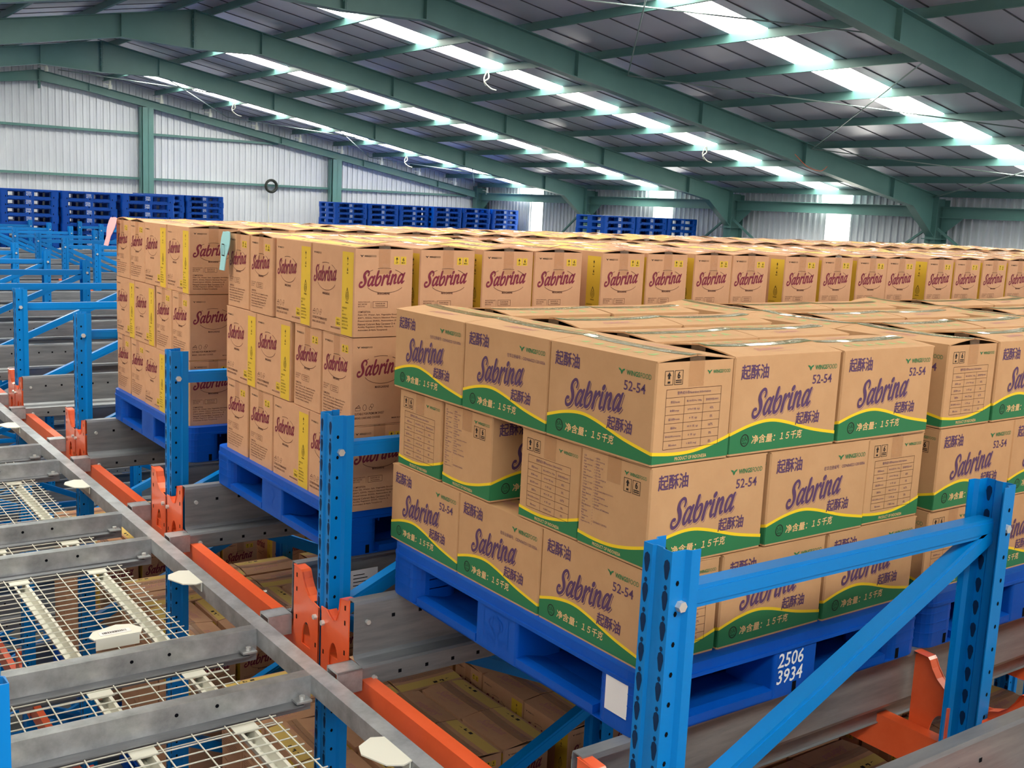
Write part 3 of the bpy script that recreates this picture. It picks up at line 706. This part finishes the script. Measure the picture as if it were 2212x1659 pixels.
BKT = {1: bracket_mesh(1), -1: bracket_mesh(-1), -2: bracket_mesh(-1, True)}; BKB = {g: [bolt_mesh((-.015, g*.03, z), (0, g*.03, z), .009) for z in (-.3, -.5)] for g in (1, -1)}
def beam_mesh():
    m = MB(); m.box(-.045, 0, .052, PP-.052, -.51, -.40, 'orange'); return m.mesh('box_beam')
BEAM = beam_mesh()
ZL2 = -2.03
def support_beam(k, x, z, flip, label, grp):
    if not seen([(x, PY(k), z-.16), (x, PY(k+1), z-.16), (x, PY(k), z-.5)], 40): return
    o = empty('support_beam', (x, PY(k), z)); tag(o, label, 'beam', grp)
    if flip: o.rotation_euler.z = math.pi; o.location.y = PY(k+1)
    b = obj('box_beam', BEAM, o); b.location.x = .048
    a = obj('end_bracket', BKT[1], o); [obj('bolt', b_, a) for b_ in BKB[1]]
    a = obj('end_bracket', BKT[-2 if flip else -1], o, (0, PP, 0)); [obj('bolt', b_, a) for b_ in BKB[-1]]
for k in range(-1, 14):
    for j in range(0, 3):
        for q in (0, 1):
            if (k in (1, 2)) and not (j == 0 and q == 0): continue
            x = FX-.006+FP*j if q == 0 else FX+FD+.006+FP*j
            support_beam(k, x, 0, q == 1, 'orange box beam under the %s, %s from aisle' % (LN(k), ORD[2*j+q+1]), 'orange beams under the rails')
    if k >= 0: support_beam(k, FX-.006, ZL2, False, 'orange lower level box beam at the front of the %s' % LN(k), 'orange lower level beams')
# galvanised pallet rails (Z-profile with a lower shuttle ledge)
XR0, XR1 = -.176, 20.5
def rail_mesh(s, x0, x1, holes):
    # s=+1: left rail of a lane (its ledge points to -y); origin at lane centre
    m = MB(); y = lambda v: s*v
    line = [(y(.585), -.18), (y(.585), ZR), (y(.548), ZR), (y(.545), ZR-.012), (y(.545), -.34), (y(.538), -.352), (y(.497), -.358), (y(.492), -.366), (y(.492), -.425), (y(.5), -.43)]
    m.strip(line, x0, x1, 'x', 'galvd', t=.003*s)
    if holes:
        for i in range(26):
            x = x0+.14+i*.1
            for yy, zz in ((.4915, -.4),)+(((.5438, -.23),) if i < 9 else ()):
                m.add([(x-.006, y(yy), zz-.006), (x+.006, y(yy), zz-.006), (x+.006, y(yy), zz+.006), (x-.006, y(yy), zz+.006)], [(0, 1, 2, 3)], 'dark')
    return m.mesh('pallet_rail')
RM = {s: rail_mesh(s, XR0, XR1, True) for s in (1, -1)}
def saddle_mesh(s):
    m = MB(); ys = sorted((s*.478, s*.552))
    m.box(XR0-.088, XR0-.002, ys[0], ys[1], -.362, -.356, 'galv'); 
    yy = sorted((s*.478, s*.484)); m.box(XR0-.088, XR0-.002, yy[0], yy[1], -.43, -.356, 'galv'); yy = sorted((s*.546, s*.552)); m.box(XR0-.088, XR0-.002, yy[0], yy[1], -.43, -.356, 'galv')
    m.box(XR0-.06, XR0-.004, *sorted((s*.484, s*.546)), -.43, -.37, 'orange')
    return m.mesh('end_saddle')
SD = {s: saddle_mesh(s) for s in (1, -1)}
RB = {s: [bolt_mesh((x, s*yy, z), (x, s*(yy-.012), z), .008, 8) for x, yy, z in ((XR0+.045, .5438, -.235), (XR0+.045, .491, -.4))] for s in (1, -1)}
LC = lambda k: .57+PP*k
for lev, z in (('upper', 0.), ('lower', ZL2)):
    for k in range(-1, 14):
        for s in (-1, 1):
            if not seen([(x, LC(k)+s*.55, z-.2) for x in (XR0, .5, 2, 5, 10, 20)], 30): continue
            if lev == 'lower' and k > 9: continue
            o = obj('pallet_rail', RM[s], None, (0, LC(k), z)); tag(o, 'galvanised %s level pallet rail on the %s side of the %s' % (lev, 'far' if s > 0 else 'near', LN(k)), 'rail', 'long galvanised rails carrying the pallets')
            obj('end_saddle', SD[s], o); [obj('bolt', b_, o) for b_ in RB[s]]
m = MB(); m.prism([(.03, -.225), (.138, -.225), (.138, -.315), (.125, -.322), (.10, -.334), (.075, -.333), (.045, -.343), (.03, -.34)], LC(1)-.587, LC(1)-.5858, 'y', 'sticker')
for i in range(6): m.box(.04, .085+.012*(i % 3), LC(1)-.5875, LC(1)-.587, -.245-.013*i, -.242-.013*i, 'black')
pl_ = m.build('paper_label'); tag(pl_, 'torn white paper label stuck on the rail beside the front shortening pallet', 'label')
# ------------------------------------------------------------------ aisle platform: edge rail, cross rails, mesh decks, white plates
ZP = -.372
m = MB(); m.box(-.322, -.268, -1.2, 16.5, ZP-.06, ZP, 'galv'); tag(m.build('edge_rail'), 'long galvanised edge rail running along the aisle beside the orange beams', 'rail')
m = MB(); m.box(-1.40, -1.35, -1.2, 16.5, ZP-.06, ZP, 'galv'); tag(m.build('edge_rail'), 'galvanised edge rail on the far left side of the aisle', 'rail')
cr = MB(); cr.strip([(-.0225, -.07), (-.0225, 0), (.0225, 0), (.0225, -.07)], -1.35, -.322, 'x', 'galv', t=-.003)
cr.box(-1.35, -.322, -.0225, .0225, -.003, 0, 'galv'); cr.box(-1.35, -.322, -.0225, -.0195, -.072, 0, 'galv'); cr.box(-1.35, -.322, .0195, .0225, -.072, 0, 'galv')
CR = cr.mesh('cross_rail')
lg = MB(); lg.box(-1.35, -.36, -.06, -.02, -.078, -.074, 'galvd'); lg.box(-1.35, -.322, -.0225, -.0195, -.11, -.072, 'galvd'); lg.box(-1.35, -.36, .02, .06, -.078, -.074, 'galvd')
LG = lg.mesh('support_ledge')
cl = MB(); cl.box(-.385, -.335, -.062, -.024, -.068, -.062, 'galv'); cl.tube((-.36, -.043, -.062), (-.36, -.043, -.05), .009, 'bolt', 6)
CL = cl.mesh('clamp_plate')
HL = []
for x in (-.62, -.74):
    hl = MB(); hl.tube((x, -.0232, -.03), (x, -.0228, -.03), .006, 'dark', 8); HL.append(hl.mesh('bolt_hole'))
for k in range(-1, 11):
    for s in (-1, 1):
        y = LC(k)+s*.565
        if not seen([(-1.35, y, ZP), (-.32, y, ZP)], 20): continue
        o = obj('cross_rail', CR, None, (0, y, ZP)); tag(o, 'galvanised cross rail over the aisle at the %s side of the %s' % ('far' if s > 0 else 'near', LN(k)), 'rail', 'galvanised cross rails over the aisle')
        obj('support_ledge', LG, o); obj('clamp_plate', CL, o); [obj('bolt_hole', h_, o) for h_ in HL]
def deck(y0, y1, label):
    z = ZP-.082; x0, x1 = -1.345, -.455
    if not seen([(x0, y0, z), (x1, y1, z), (x1, y0, z), (x0, y1, z)], 20): return
    o = empty('wire_mesh_deck', ((x0+x1)/2, (y0+y1)/2, z)); tag(o, label, 'mesh deck', 'white wire mesh decks between the cross rails')
    cx, cy = o.location.x, o.location.y; g = MB(); r = .0024
    n = round((y1-y0)/.05)
    for i in range(n+1):
        y = y0+(y1-y0)*i/n-cy; g.tube((x0-cx, y, 0), (x1-cx, y, 0), r, 'wirew', 5)
    xs = [x1-.02, x1-.06]+[x1-.06-.098*i for i in range(1, 9)]
    for x in xs: g.tube((x-cx, y0-cy, .005), (x-cx, y1-cy, .005), r, 'wirew', 5)
    for x in (x0, x1): pass
    g.tube((x0-cx, y0-cy, -.02), (x1-cx, y0-cy, -.02), r, 'wirew', 5); g.tube((x0-cx, y1-cy, -.02), (x1-cx, y1-cy, -.02), r, 'wirew', 5)
    g.build('wire_grid', o)
    for xx in (x1-.105, x1-.40, x1-.71):
        c = MB(); c.strip([(xx-.026-cx, -.004), (xx-.018-cx, -.004), (xx-.012-cx, -.034), (xx+.012-cx, -.034), (xx+.018-cx, -.004), (xx+.026-cx, -.004)], y0-cy, y1-cy, 'y', 'wirew', t=.0015)
        for e in (y0, y1-.05): c.box(xx-.036-cx, xx+.036-cx, e-cy, e+.05-cy, -.0045, -.002, 'wirew')
        c.build('support_channel', o)
for k in range(-1, 11):
    deck(LC(k)-.5, LC(k)+.5, 'white wire mesh deck in the aisle in front of the %s' % LN(k))
    deck(LC(k)+.63, LC(k)+PP-.63, 'narrow white wire mesh deck in the aisle by the post past the %s' % LN(k))
pm = MB()
pm.prism([(0, -.075), (.0, .075), (-.035, .09), (-.085, .062), (-.1, 0.02), (-.07, -.062), (-.03, -.085)], 0, .004, 'z', 'platew'); pm.box(-.004, 0, -.07, .07, -.035, 0, 'platew')
PM = pm.mesh('marker_plate')
for k in range(0, 9):
    o = obj('marker_plate', PM, None, (-.324, LC(k)-.0, ZP+.001)); tag(o, 'white angular marker plate fixed to the edge rail in front of the %s' % LN(k), 'plate', 'white marker plates on the edge rail')
o = obj('marker_plate', PM, None, (-.74, LC(1)-.44, ZP+.001), math.radians(-90)); tag(o, 'white marker plate with a barcode sticker on the cross rail', 'plate')
s = MB(); s.box(-.052, -.02, -.05, .05, .0045, .005, 'sticker')
random.seed(3)
y = -.04
while y < .038:
    w = random.choice((.001, .002, .003)); s.box(-.046, -.03, y, y+w, .0051, .0053, 'black'); y += w+random.choice((.001, .002))
s.build('barcode_sticker', o)
# opposite rack posts across the aisle
for k in range(0, 6):
    o = obj('upright_post', POST, None, (-1.433, PY(k), 0), math.pi); tag(o, 'blue perforated rack post on the left side of the aisle, %s from the camera' % ORD[k+1], 'rack post', 'blue posts on the left side of the aisle')
# ------------------------------------------------------------------ loads
random.seed(11)
# front lane: exact carton facings of the first pallet
R0 = {(2, 0): -90, (2, 1): 90, (2, 2): 90, (2, 3): 0, (2, 7): 0,
      (1, 0): 0, (1, 1): 180, (1, 2): 0, (1, 3): 180, (1, 4): 180, (1, 8): -90,
      (0, 0): -90, (0, 1): 90, (0, 2): -90, (0, 3): 180, (0, 7): 0}
R1 = {(2, 0): -90, (2, 3): 0, (2, 7): 0, (1, 0): 0, (1, 4): 0, (0, 0): -90, (0, 3): 0}
for p, xo in enumerate((0, 1.13, 2.26, 3.39)):
    stack_green(xo, .004, 0, R0 if p == 0 else (R1 if p == 1 else {}), ORD[p+1], p == 0)
    pallet(xo-.02, -.03, 0, 'blue plastic pallet under the shortening cartons, %s from the aisle' % ORD[p+1], 'blue pallets in the shortening lane', ('2506', '3934') if p == 0 else None, p == 0)
YM = {1: 1.512, 2: 3.13}
for lane in (1, 2):
    nm = 'near lane' if lane == 1 else 'far lane'
    for p, xo in enumerate((0, 1.075, 2.165, 3.24, 4.32, 5.4, 6.48)):
        if lane == 1 and p > 5: continue
        stack_marg(xo, YM[lane], 0, nm, ORD[p+1], (0, 1, 2) if p == 0 else ((1, 2) if (p == 1 and lane == 1) else (2,)), faces_x=(p == 0))
        pallet(xo-.02, LC(lane)-.6, 0, 'blue plastic pallet under margarine cartons, %s, %s from the aisle' % (nm, ORD[p+1]), 'blue pallets under the margarine cartons', None, False, True, .96)
for lane, ps in ((0, (0, 1.09, 2.2)), (1, (0, 1.09)), (2, (0, 1.09)), (3, (0, 1.09)), (-1, (2.3, 3.4))):
    for p, xo in enumerate(ps):
        stack_marg(xo, LC(lane)-.57, ZL2, 'lower %s' % ORD[lane+2]+' lane', ORD[p+1], (1, 2) if (p == 0 and lane in (0, 1)) else (2,), faces_x=(p == 0), grp='margarine cartons on the lower level')
        pallet(xo-.02, LC(lane)-.6, ZL2, 'blue plastic pallet on the lower level, %s lane, %s from the aisle' % (ORD[lane+2], ORD[p+1]), 'blue pallets on the lower level', None, False, True, .96)
# unseen loads beside the camera and across the aisle, added to block light
for lane in (-2, -3, -4):
    for lv in (0, ZL2):
        for xo in (0, 1.09, 2.18, 3.27):
            for lay in range(3):
                for yy in range(3):
                    for i in range(4): fill('m', xo+.12+.25*i, LC(lane)-.38+.36*yy, lv+lay*MH, 90)
for lane in range(0, 9):  # loads across the aisle, added to cut light from the left
    for lv in (0, ZL2):
        for xo in (-2.68, -3.78):
            for lay in range(3):
                for yy in range(3):
                    for i in range(4): fill('m', xo+.12+.25*i, LC(lane)-.38+.36*yy, lv+lay*MH, 90)
for xo in (0, 1.09):  # loads added out of view to keep the lower level dark
    for lay in range(3):
        for yy in range(3):
            for i in range(4): fill('m', xo+.12+.25*i, LC(-1)-.38+.36*yy, ZL2+lay*MH, 90)
for kk, nm in (('g', 'shortening'), ('m', 'margarine')):
    o = FILL[kk].build(nm+'_cartons'); tag(o, 'unseen %s cartons inside the stacks or added to block light' % nm, 'boxes', None, 'stuff')  # the margarine mesh also holds the added light-blocking loads
# tags on the carton corners
def hang_tag(name, x, y, z, k, label, w, h, tilt):
    m = MB(); n = 6; vs = []
    for i in range(n+1):
        t = i/n; xx = -.012-.03*t*tilt; ww = w*(.55+.45*math.sin(math.pi*min(1, t*1.3+.15)))
        vs += [(xx, -ww/2+.01*t, -h*t), (xx, ww/2+.01*t, -h*t), (xx-.003, -ww/2+.01*t, -h*t), (xx-.003, ww/2+.01*t, -h*t)]
    fs = []
    for i in range(n):
        a = 4*i; fs += [(a, a+1, a+5, a+4), (a+2, a+6, a+7, a+3), (a, a+4, a+6, a+2), (a+1, a+3, a+7, a+5)]
    fs += [(0, 2, 3, 1), (4*n, 4*n+1, 4*n+3, 4*n+2)]
    m.add(vs, fs, k)
    m.box(-.014, -.003, -.01, .01, -.03, .002, k)
    o = m.build(name); o.location = (x, y, z); tag(o, label, 'tag'); return o
hang_tag('plastic_tag', .0, YM[2]+1.13, .925, 'pink', 'pink plastic tag hanging from the far top corner of the margarine cartons', .14, .15, 1.3)
t = hang_tag('plastic_tag', .0, YM[1]+1.12, .922, 'cyan', 'pale blue tag with a black symbol hanging from a top margarine carton', .10, .16, .5)
m = MB(); fr = (Vector((-.0262, .022, -.10)), Vector((0, -1, 0)), Vector((0, 0, 1)), Vector((-1, 0, 0))); m.frame(fr, 0, .03, 0, .05, .004, 'black', 0); m.build('printed_symbol', t)
# ------------------------------------------------------------------ stacks of empty pallets
random.seed(5)
def pstack(x, y, n, where, sx=0):
    for i in range(n):
        z = ZR+.165*(i+1)
        q = pallet(x+random.uniform(-.015, .015), y+random.uniform(-.01, .01), z, 'empty blue pallet %s in the stack %s' % ((ORD[n-i]+' from top') if i < n-1 else 'topmost', where), 'empty blue pallets stacked near the walls', random.choice((('2506', '4771'), ('2506', '3481'), ('2506', '4795'))), False)
names = ['leftmost by the gable wall', 'second from left by the gable wall', 'third from left by the gable wall']
for nm, x in zip(names, (2.72, 3.865, 5.07)): pstack(x, 21.7, 7, nm)
pstack(1.58, 21.7, 7, 'cut by the left picture edge')
for nm, x, y in (('half hidden behind the third', 7.98, 29.5), ('standing alone left of the round coil', 9.14, 29.5), ('right of the second wall column', 13.85, 29.5), ('third past the wall column', 16.15, 29.5),
                 ('second past the wall column', 15.0, 29.5), ('left of centre near the corner column', 17.3, 29.3), ('below the corner column', 18.46, 29.3), ('left of the first bright wall panel', 19.64, 29.3),
                 ('on the far right, first of three', 17.0, 20.3), ('on the far right, middle of three', 18.15, 20.3), ('on the far right, last of three', 19.3, 20.3)):
    pstack(x, y, 7 if y > 25 else 7, nm)
# ------------------------------------------------------------------ building shell
XRG = 5.73; SL = -.1806
def zr(x):           # underside of the purlins / top of rafters
    x = x if x >= XRG else 2*XRG-x
    return 3.884+SL*(x-9.013)
XE, YG = 21.15, 32.05
FR = [13.07+6.23*i for i in range(-3, 4)]
TH = .14
# roof sheets with skylight strips left open
SKY = [(3.4-6.4*2, ), (3.4-6.4,), (3.4,), (9.67,), (16.24,), (22.74,), (29.4,)]
ys = sorted(s[0] for s in SKY); segs = []; y = -12.5
for c in ys:
    segs.append((y, c-.37)); y = c+.37
segs.append((y, 32.1))
rib = .01
for side, nm in ((1, 'right'), (-1, 'left')):
    m = MB()
    for a, b in segs:
        x0, x1 = XRG, XRG+side*(XE-XRG+.2)
        za, zb = zr(x0)+TH, zr(XE+.2)+TH
        m.add([(x0, a, za), (x1, a, zb), (x1, b, zb), (x0, b, za), (x0, a, za+.05), (x1, a, zb+.05), (x1, b, zb+.05), (x0, b, za+.05)], [(0, 1, 2, 3), (4, 7, 6, 5), (0, 4, 5, 1), (3, 2, 6, 7)], 'roof')
    yy = -12
    while yy < 32:
        if all(abs(yy-c) > .4 for c in ys):
            x0, x1 = XRG, XRG+side*(XE-XRG+.2)
            m.bar((x0, yy, zr(XRG)+TH-.004), (x1, yy, zr(XE+.2)+TH-.004), .02, .012, 'seam')
        yy += .78
    o = m.build('ceiling'); struct(o)
n = 1
for c in ys:
    for side in (1, -1):
        gp, ge = (.6, XE-XRG+.1) if side > 0 else (1.6, 11.)   # left strips are added out of view, length set for their light
        m = MB(); x0, x1 = XRG+side*gp, XRG+side*ge
        z0, z1 = zr(XRG+gp)+TH+.012, zr(XRG+ge)+TH+.012
        m.add([(x0, c-.37, z0), (x1, c-.37, z1), (x1, c+.37, z1), (x0, c+.37, z0), (x0, c-.37, z0+.02), (x1, c-.37, z1+.02), (x1, c+.37, z1+.02), (x0, c+.37, z0+.02)], [(0, 1, 2, 3), (4, 7, 6, 5), (0, 4, 5, 1), (3, 2, 6, 7), (1, 5, 6, 2), (0, 3, 7, 4)], 'sky')
        m.add([(XRG, c-.37, zr(XRG)+TH), (x0, c-.37, z0), (x0, c+.37, z0), (XRG, c+.37, zr(XRG)+TH)], [(0, 1, 2, 3)], 'roof')
        if side < 0: xe_ = XRG-(XE-XRG+.1); m.add([(x1, c-.37, z1), (xe_, c-.37, zr(XE+.1)+TH), (xe_, c+.37, zr(XE+.1)+TH), (x1, c+.37, z1)], [(0, 1, 2, 3)], 'roof')
        o = m.build('window_%d' % n); n += 1; struct(o)
# purlins
px_ = [XRG+.35]+[7.55+1.478*i for i in range(9)]+[20.75]
for side in (1, -1):
    for i, x in enumerate(px_):
        if side < 0 and i > 6: continue
        X = x if side > 0 else 2*XRG-x; z = zr(x)
        m = MB(); m.strip([(X-.05, z+.012), (X-.05, z), (X, z), (X, z+TH), (X+.05, z+TH)], -12, 31.95, 'y', 'steel', t=.003)
        m.box(X, X+.003, -12, 31.95, z, z+TH, 'steel')
        struct(m.build('roof_purlin'))
# portal frames
def ibeam(m, a, b, d, y, w=.2, t=.014):
    # top edge a->b (x,z); web depth d below; I section standing in plane y
    (xa, za), (xb, zb) = a, b; da, db = (d if isinstance(d, tuple) else (d, d))
    m.prism([(xa, za), (xb, zb), (xb, zb-db), (xa, za-da)], y-.005, y+.005, 'y', 'steel')
    m.prism([(xa, za), (xb, zb), (xb, zb-t), (xa, za-t)], y-w/2, y+w/2, 'y', 'steel')
    m.prism([(xa, za-da+t), (xb, zb-db+t), (xb, zb-db), (xa, za-da)], y-w/2, y+w/2, 'y', 'steel')
for fi, y in enumerate(FR):
    for side in (1, -1):
        m = MB(); T = (lambda x: x if side > 0 else 2*XRG-x)
        seg = [(XRG, .72), (XRG+1.35, .43), (19.67, .43), (20.55, .95)] if y < 31 else [(XRG, .5), (XRG+1.35, .43), (20.55, .43)]; tp_ = 0 if y < 31 else .2
        for (xa, da), (xb, db) in zip(seg, seg[1:]):
            ibeam(m, (T(xa), zr(xa)-tp_), (T(xb), zr(xb)-tp_), (da-tp_, db-tp_), y)
        x = XRG+1.35
        for x in [XRG+.01, XRG+1.35]+[XRG+1.35+2.96*i for i in range(1, 6)]:   # web stiffeners
            for s in (-1, 1):
                d = .43 if x > XRG+.1 else .72
                m.box(T(x)-.006, T(x)+.006, y+s*.05-.045, y+s*.05+.045, zr(x)-d+.01, zr(x)-.01-tp_, 'steel')
        if side > 0:
            for bx in range(6): m.tube((XRG-.035, y-.06, zr(XRG)-.08-.1*bx), (XRG+.035, y-.06, zr(XRG)-.08-.1*bx), .018, 'steel', 6)
        struct(m.build('roof_rafter'))
    for side in (1, -1):
        m = MB(); T = (lambda x: x if side > 0 else 2*XRG-x)
        for xa in (20.53, 20.98): m.box(min(T(xa), T(xa+.016)), max(T(xa), T(xa+.016)), y-.13, y+.13, FLOOR, zr(xa)-.02, 'steel')
        m.box(min(T(20.53), T(20.99)), max(T(20.53), T(20.99)), y-.005, y+.005, FLOOR, zr(20.8)-.03, 'steel')
        m.box(min(T(20.4), T(21.0)), max(T(20.4), T(21.0)), y-.13, y+.13, zr(20.6)-.98, zr(20.6)-.96, 'steel')
        struct(m.build('wall_column'))
    # diagonal knee braces from the column down the bays
    if y > 0 and y < 31:
        m = MB()
        for s in (-1, 1): m.bar((20.6, y+s*.12, 1.06), (20.75, y+s*2.6, -.6), .05, .05, 'steel')
        struct(m.build('trim_1'))
# eave beams
m = MB()
for a, b in zip(FR, FR[1:]+[31.9]):
    ibeam(m, (20.8, 0), (20.8, 0), .1, a) if False else None
for i, (a, b) in enumerate(zip(FR, FR[1:])):
    m = MB()
    m.box(20.72, 20.74, a+.13, b-.13, 1.31, 1.55, 'steel'); m.box(20.62, 20.84, a+.13, b-.13, 1.54, 1.555, 'steel'); m.box(20.62, 20.84, a+.13, b-.13, 1.30, 1.315, 'steel')
    for s, yy in ((1, a+.13), (-1, b-.13)):
        m.prism([(yy, 1.31), (yy+s*.55, 1.31), (yy+s*.12, .98), (yy, .9)] if s > 0 else [(yy, .9), (yy+s*.12, .98), (yy+s*.55, 1.31), (yy, 1.31)], 20.72, 20.74, 'x', 'steel')
    struct(m.build('eave_beam'))
# corrugated walls
def corr(a, b, zlo, ztop, axis, pos, inward, holes=()):
    # ribbed sheet between a and b along one axis; ztop(x) gives its upper edge
    m = MB(); p = .19; u = a; pts = []
    while u < b:
        pts += [(u, 0), (u+.06, 0), (u+.064, .008), (u+.07, .008), (u+.074, 0), (u+.13, 0), (u+.142, .045), (u+.178, .045)]; u += p
    pts.append((b, 0))
    for (u0, d0), (u1, d1) in zip(pts, pts[1:]):
        mid = (u0+u1)/2
        rngs = [(zlo, None)]
        for h in holes:
            if h[0] < mid < h[1]: rngs = [(zlo, h[2]), (h[3], None)]
        for z0, z1 in rngs:
            za = ztop(u0) if z1 is None else z1; zb = ztop(u1) if z1 is None else z1
            P = (lambda u, d, z: (u, pos+inward*d, z)) if axis == 'x' else (lambda u, d, z: (pos+inward*d, u, z))
            m.add([P(u0, d0, z0), P(u1, d1, z0), P(u1, d1, zb), P(u0, d0, za)], [(0, 1, 2, 3)], 'wall')
    return m
XL = 2*XRG-XE
o = corr(XL, XE, FLOOR, lambda x: zr(x)+TH, 'x', YG, -1).build('wall_back'); struct(o)
WN = [(15.75, 16.47), (22.1, 22.85), (28.4, 29.1), (9.4, 10.1)]
o = corr(-12.4, YG, FLOOR, lambda y: zr(XE)+TH, 'y', XL, 1, [(a, b, -3, zr(XE)+TH) for a, b in ((15.7, 16.5), (22, 22.8))]).build('wall_left'); struct(o)
o = corr(XL, XE, FLOOR, lambda x: .6, 'x', -12.4, 1).build('wall_front'); struct(o)  # unseen wall, its height set by how much daylight enters above
o = corr(-12.4, YG, FLOOR, lambda y: zr(XE)+TH, 'y', XE, -1, [(a, b, -3, zr(XE)+TH) for a, b in WN]).build('wall_right'); struct(o)
for i, (a, b) in enumerate(WN):
    m = MB(); m.box(XE, XE+.02, a, b, -3, zr(XE)+TH, 'winl'); struct(m.build('window_%d' % (n+i)))
# gable columns and girts
for x in (XRG+3.0, XRG+9.22, XRG-3.0, XRG-9.2):
    m = MB(); m.box(x-.16, x+.16, 31.62, 31.635, FLOOR, zr(x)-.43, 'steel'); m.box(x-.16, x+.16, 31.9, 31.915, FLOOR, zr(x)-.43, 'steel'); m.box(x-.005, x+.005, 31.62, 31.915, FLOOR, zr(x)-.43, 'steel')
    m.box(x-.2, x-.16, 31.7, 31.9, FLOOR, zr(x)-.43, 'steel')
    struct(m.build('wall_column'))
for z in (2.74, 1.42, -.2):
    xr_ = min(XE, 9.013+(z-3.884+.43)/SL)
    m = MB(); m.box(2*XRG-xr_, xr_, 31.88, 31.98, z-.035, z+.035, 'steel'); struct(m.build('wall_girt'))
for z in (.2, -1.4):
    m = MB(); m.box(20.98, 21.08, 0, 31.9, z-.035, z+.035, 'steel'); struct(m.build('wall_girt'))
m = MB(); m.box(XL-1, XE+1, -14, YG+1, FLOOR-.1, FLOOR, 'floor'); struct(m.build('floor'))
# bracing rods under the roof
xs = [6.25, 11.2, 16.2, 20.5]
for (ya, yb) in ((6.84, 13.07), (25.53, 31.77)):
    for a, b in zip(xs, xs[1:]):
        for p, q in ((a, b), (b, a)):
            m = MB(); m.tube((p, ya+.02, zr(p)-.06), (q, yb-.02, zr(q)-.06), .011 if ya < 10 else .014, 'rod', 6); struct(m.build('bracing_rod'))
# white fittings hanging under the last purlins
ft = MB(); ft.tube((0, 0, 0), (0, 0, -.12), .035, 'platew', 8); ft.tube((0, 0, -.12), (0, 0, -.24), .055, 'platew', 8); ft.bar((-.2, 0, -.1), (0, 0, -.12), .02, .02, 'platew')
FT = ft.mesh('hanging_fitting')
for i, x in enumerate([XRG+.1]+px_[1:]):
    o = obj('hanging_fitting', FT, None, (x, 31.3, zr(x)-.02)); tag(o, 'small white fitting hanging along the gable rafter, %s from the ridge' % ORD[i+1], 'fitting', 'white fittings under the gable rafter')
# cable coil on the gable girt
m = MB(); N = 20
for r, zz in ((.2, 0), (.17, .02), (.185, -.03)):
    for i in range(N):
        a0, a1 = 2*math.pi*i/N, 2*math.pi*(i+1)/N
        m.tube((r*math.cos(a0), zz, r*math.sin(a0)), (r*math.cos(a1), zz, r*math.sin(a1)), .03, 'rubber', 6)
o = m.build('cable_coil'); o.location = (12.7, 31.78, 1.4); tag(o, 'round coil of black cable hanging on the lower girt of the gable wall', 'cable')
m = MB(); pts = [(12.62, 31.8, 1.15), (12.6, 31.8, .6), (12.66, 31.8, .1), (12.5, 31.8, -.3)]
for a, b in zip(pts, pts[1:]): m.tube(a, b, .012, 'platew', 6)
tag(m.build('hanging_cable'), 'thin white cable dropping from the black coil down the gable wall', 'cable')

# white cable ends hanging from the purlins
for i, (x, y, lab) in enumerate(((10.4, 16.2, 'white cable end curling below a purlin near the top centre'), (16.1, 15.9, 'short white cable end under a purlin by the third skylight row'), (10.4, 29.1, 'white cable end under a purlin near the gable wall'), (16.4, 29.6, 'white cable end under a purlin close to the corner of the gable'))):
    m = MB(); z = zr(x)-.0; P = spl([(0, 0, .02), (.02, .0, -.12), (-.05, .03, -.2), (.1, .05, -.3), (.22, .02, -.33)], 5)
    for a, b in zip(P, P[1:]): m.tube(a, b, .014, 'platew', 6)
    P = spl([(-.02, 0, .0), (-.06, .04, -.14), (.0, .06, -.26)], 4)
    for a, b in zip(P, P[1:]): m.tube(a, b, .012, 'platew', 6)
    o = m.build('hanging_cable'); o.location = (x, y, z); tag(o, lab, 'cable')
m = MB(); P = spl([(15.6, 12.96, 2.38), (16.0, 12.95, 2.16), (16.4, 12.95, 2.1), (16.6, 12.95, 2.2)], 6)
for a, b in zip(P, P[1:]): m.tube(a, b, .006, 'orange', 6)
tag(m.build('loose_wire'), 'loose orange wire hanging on the rafter where two bracing rods meet', 'wire')
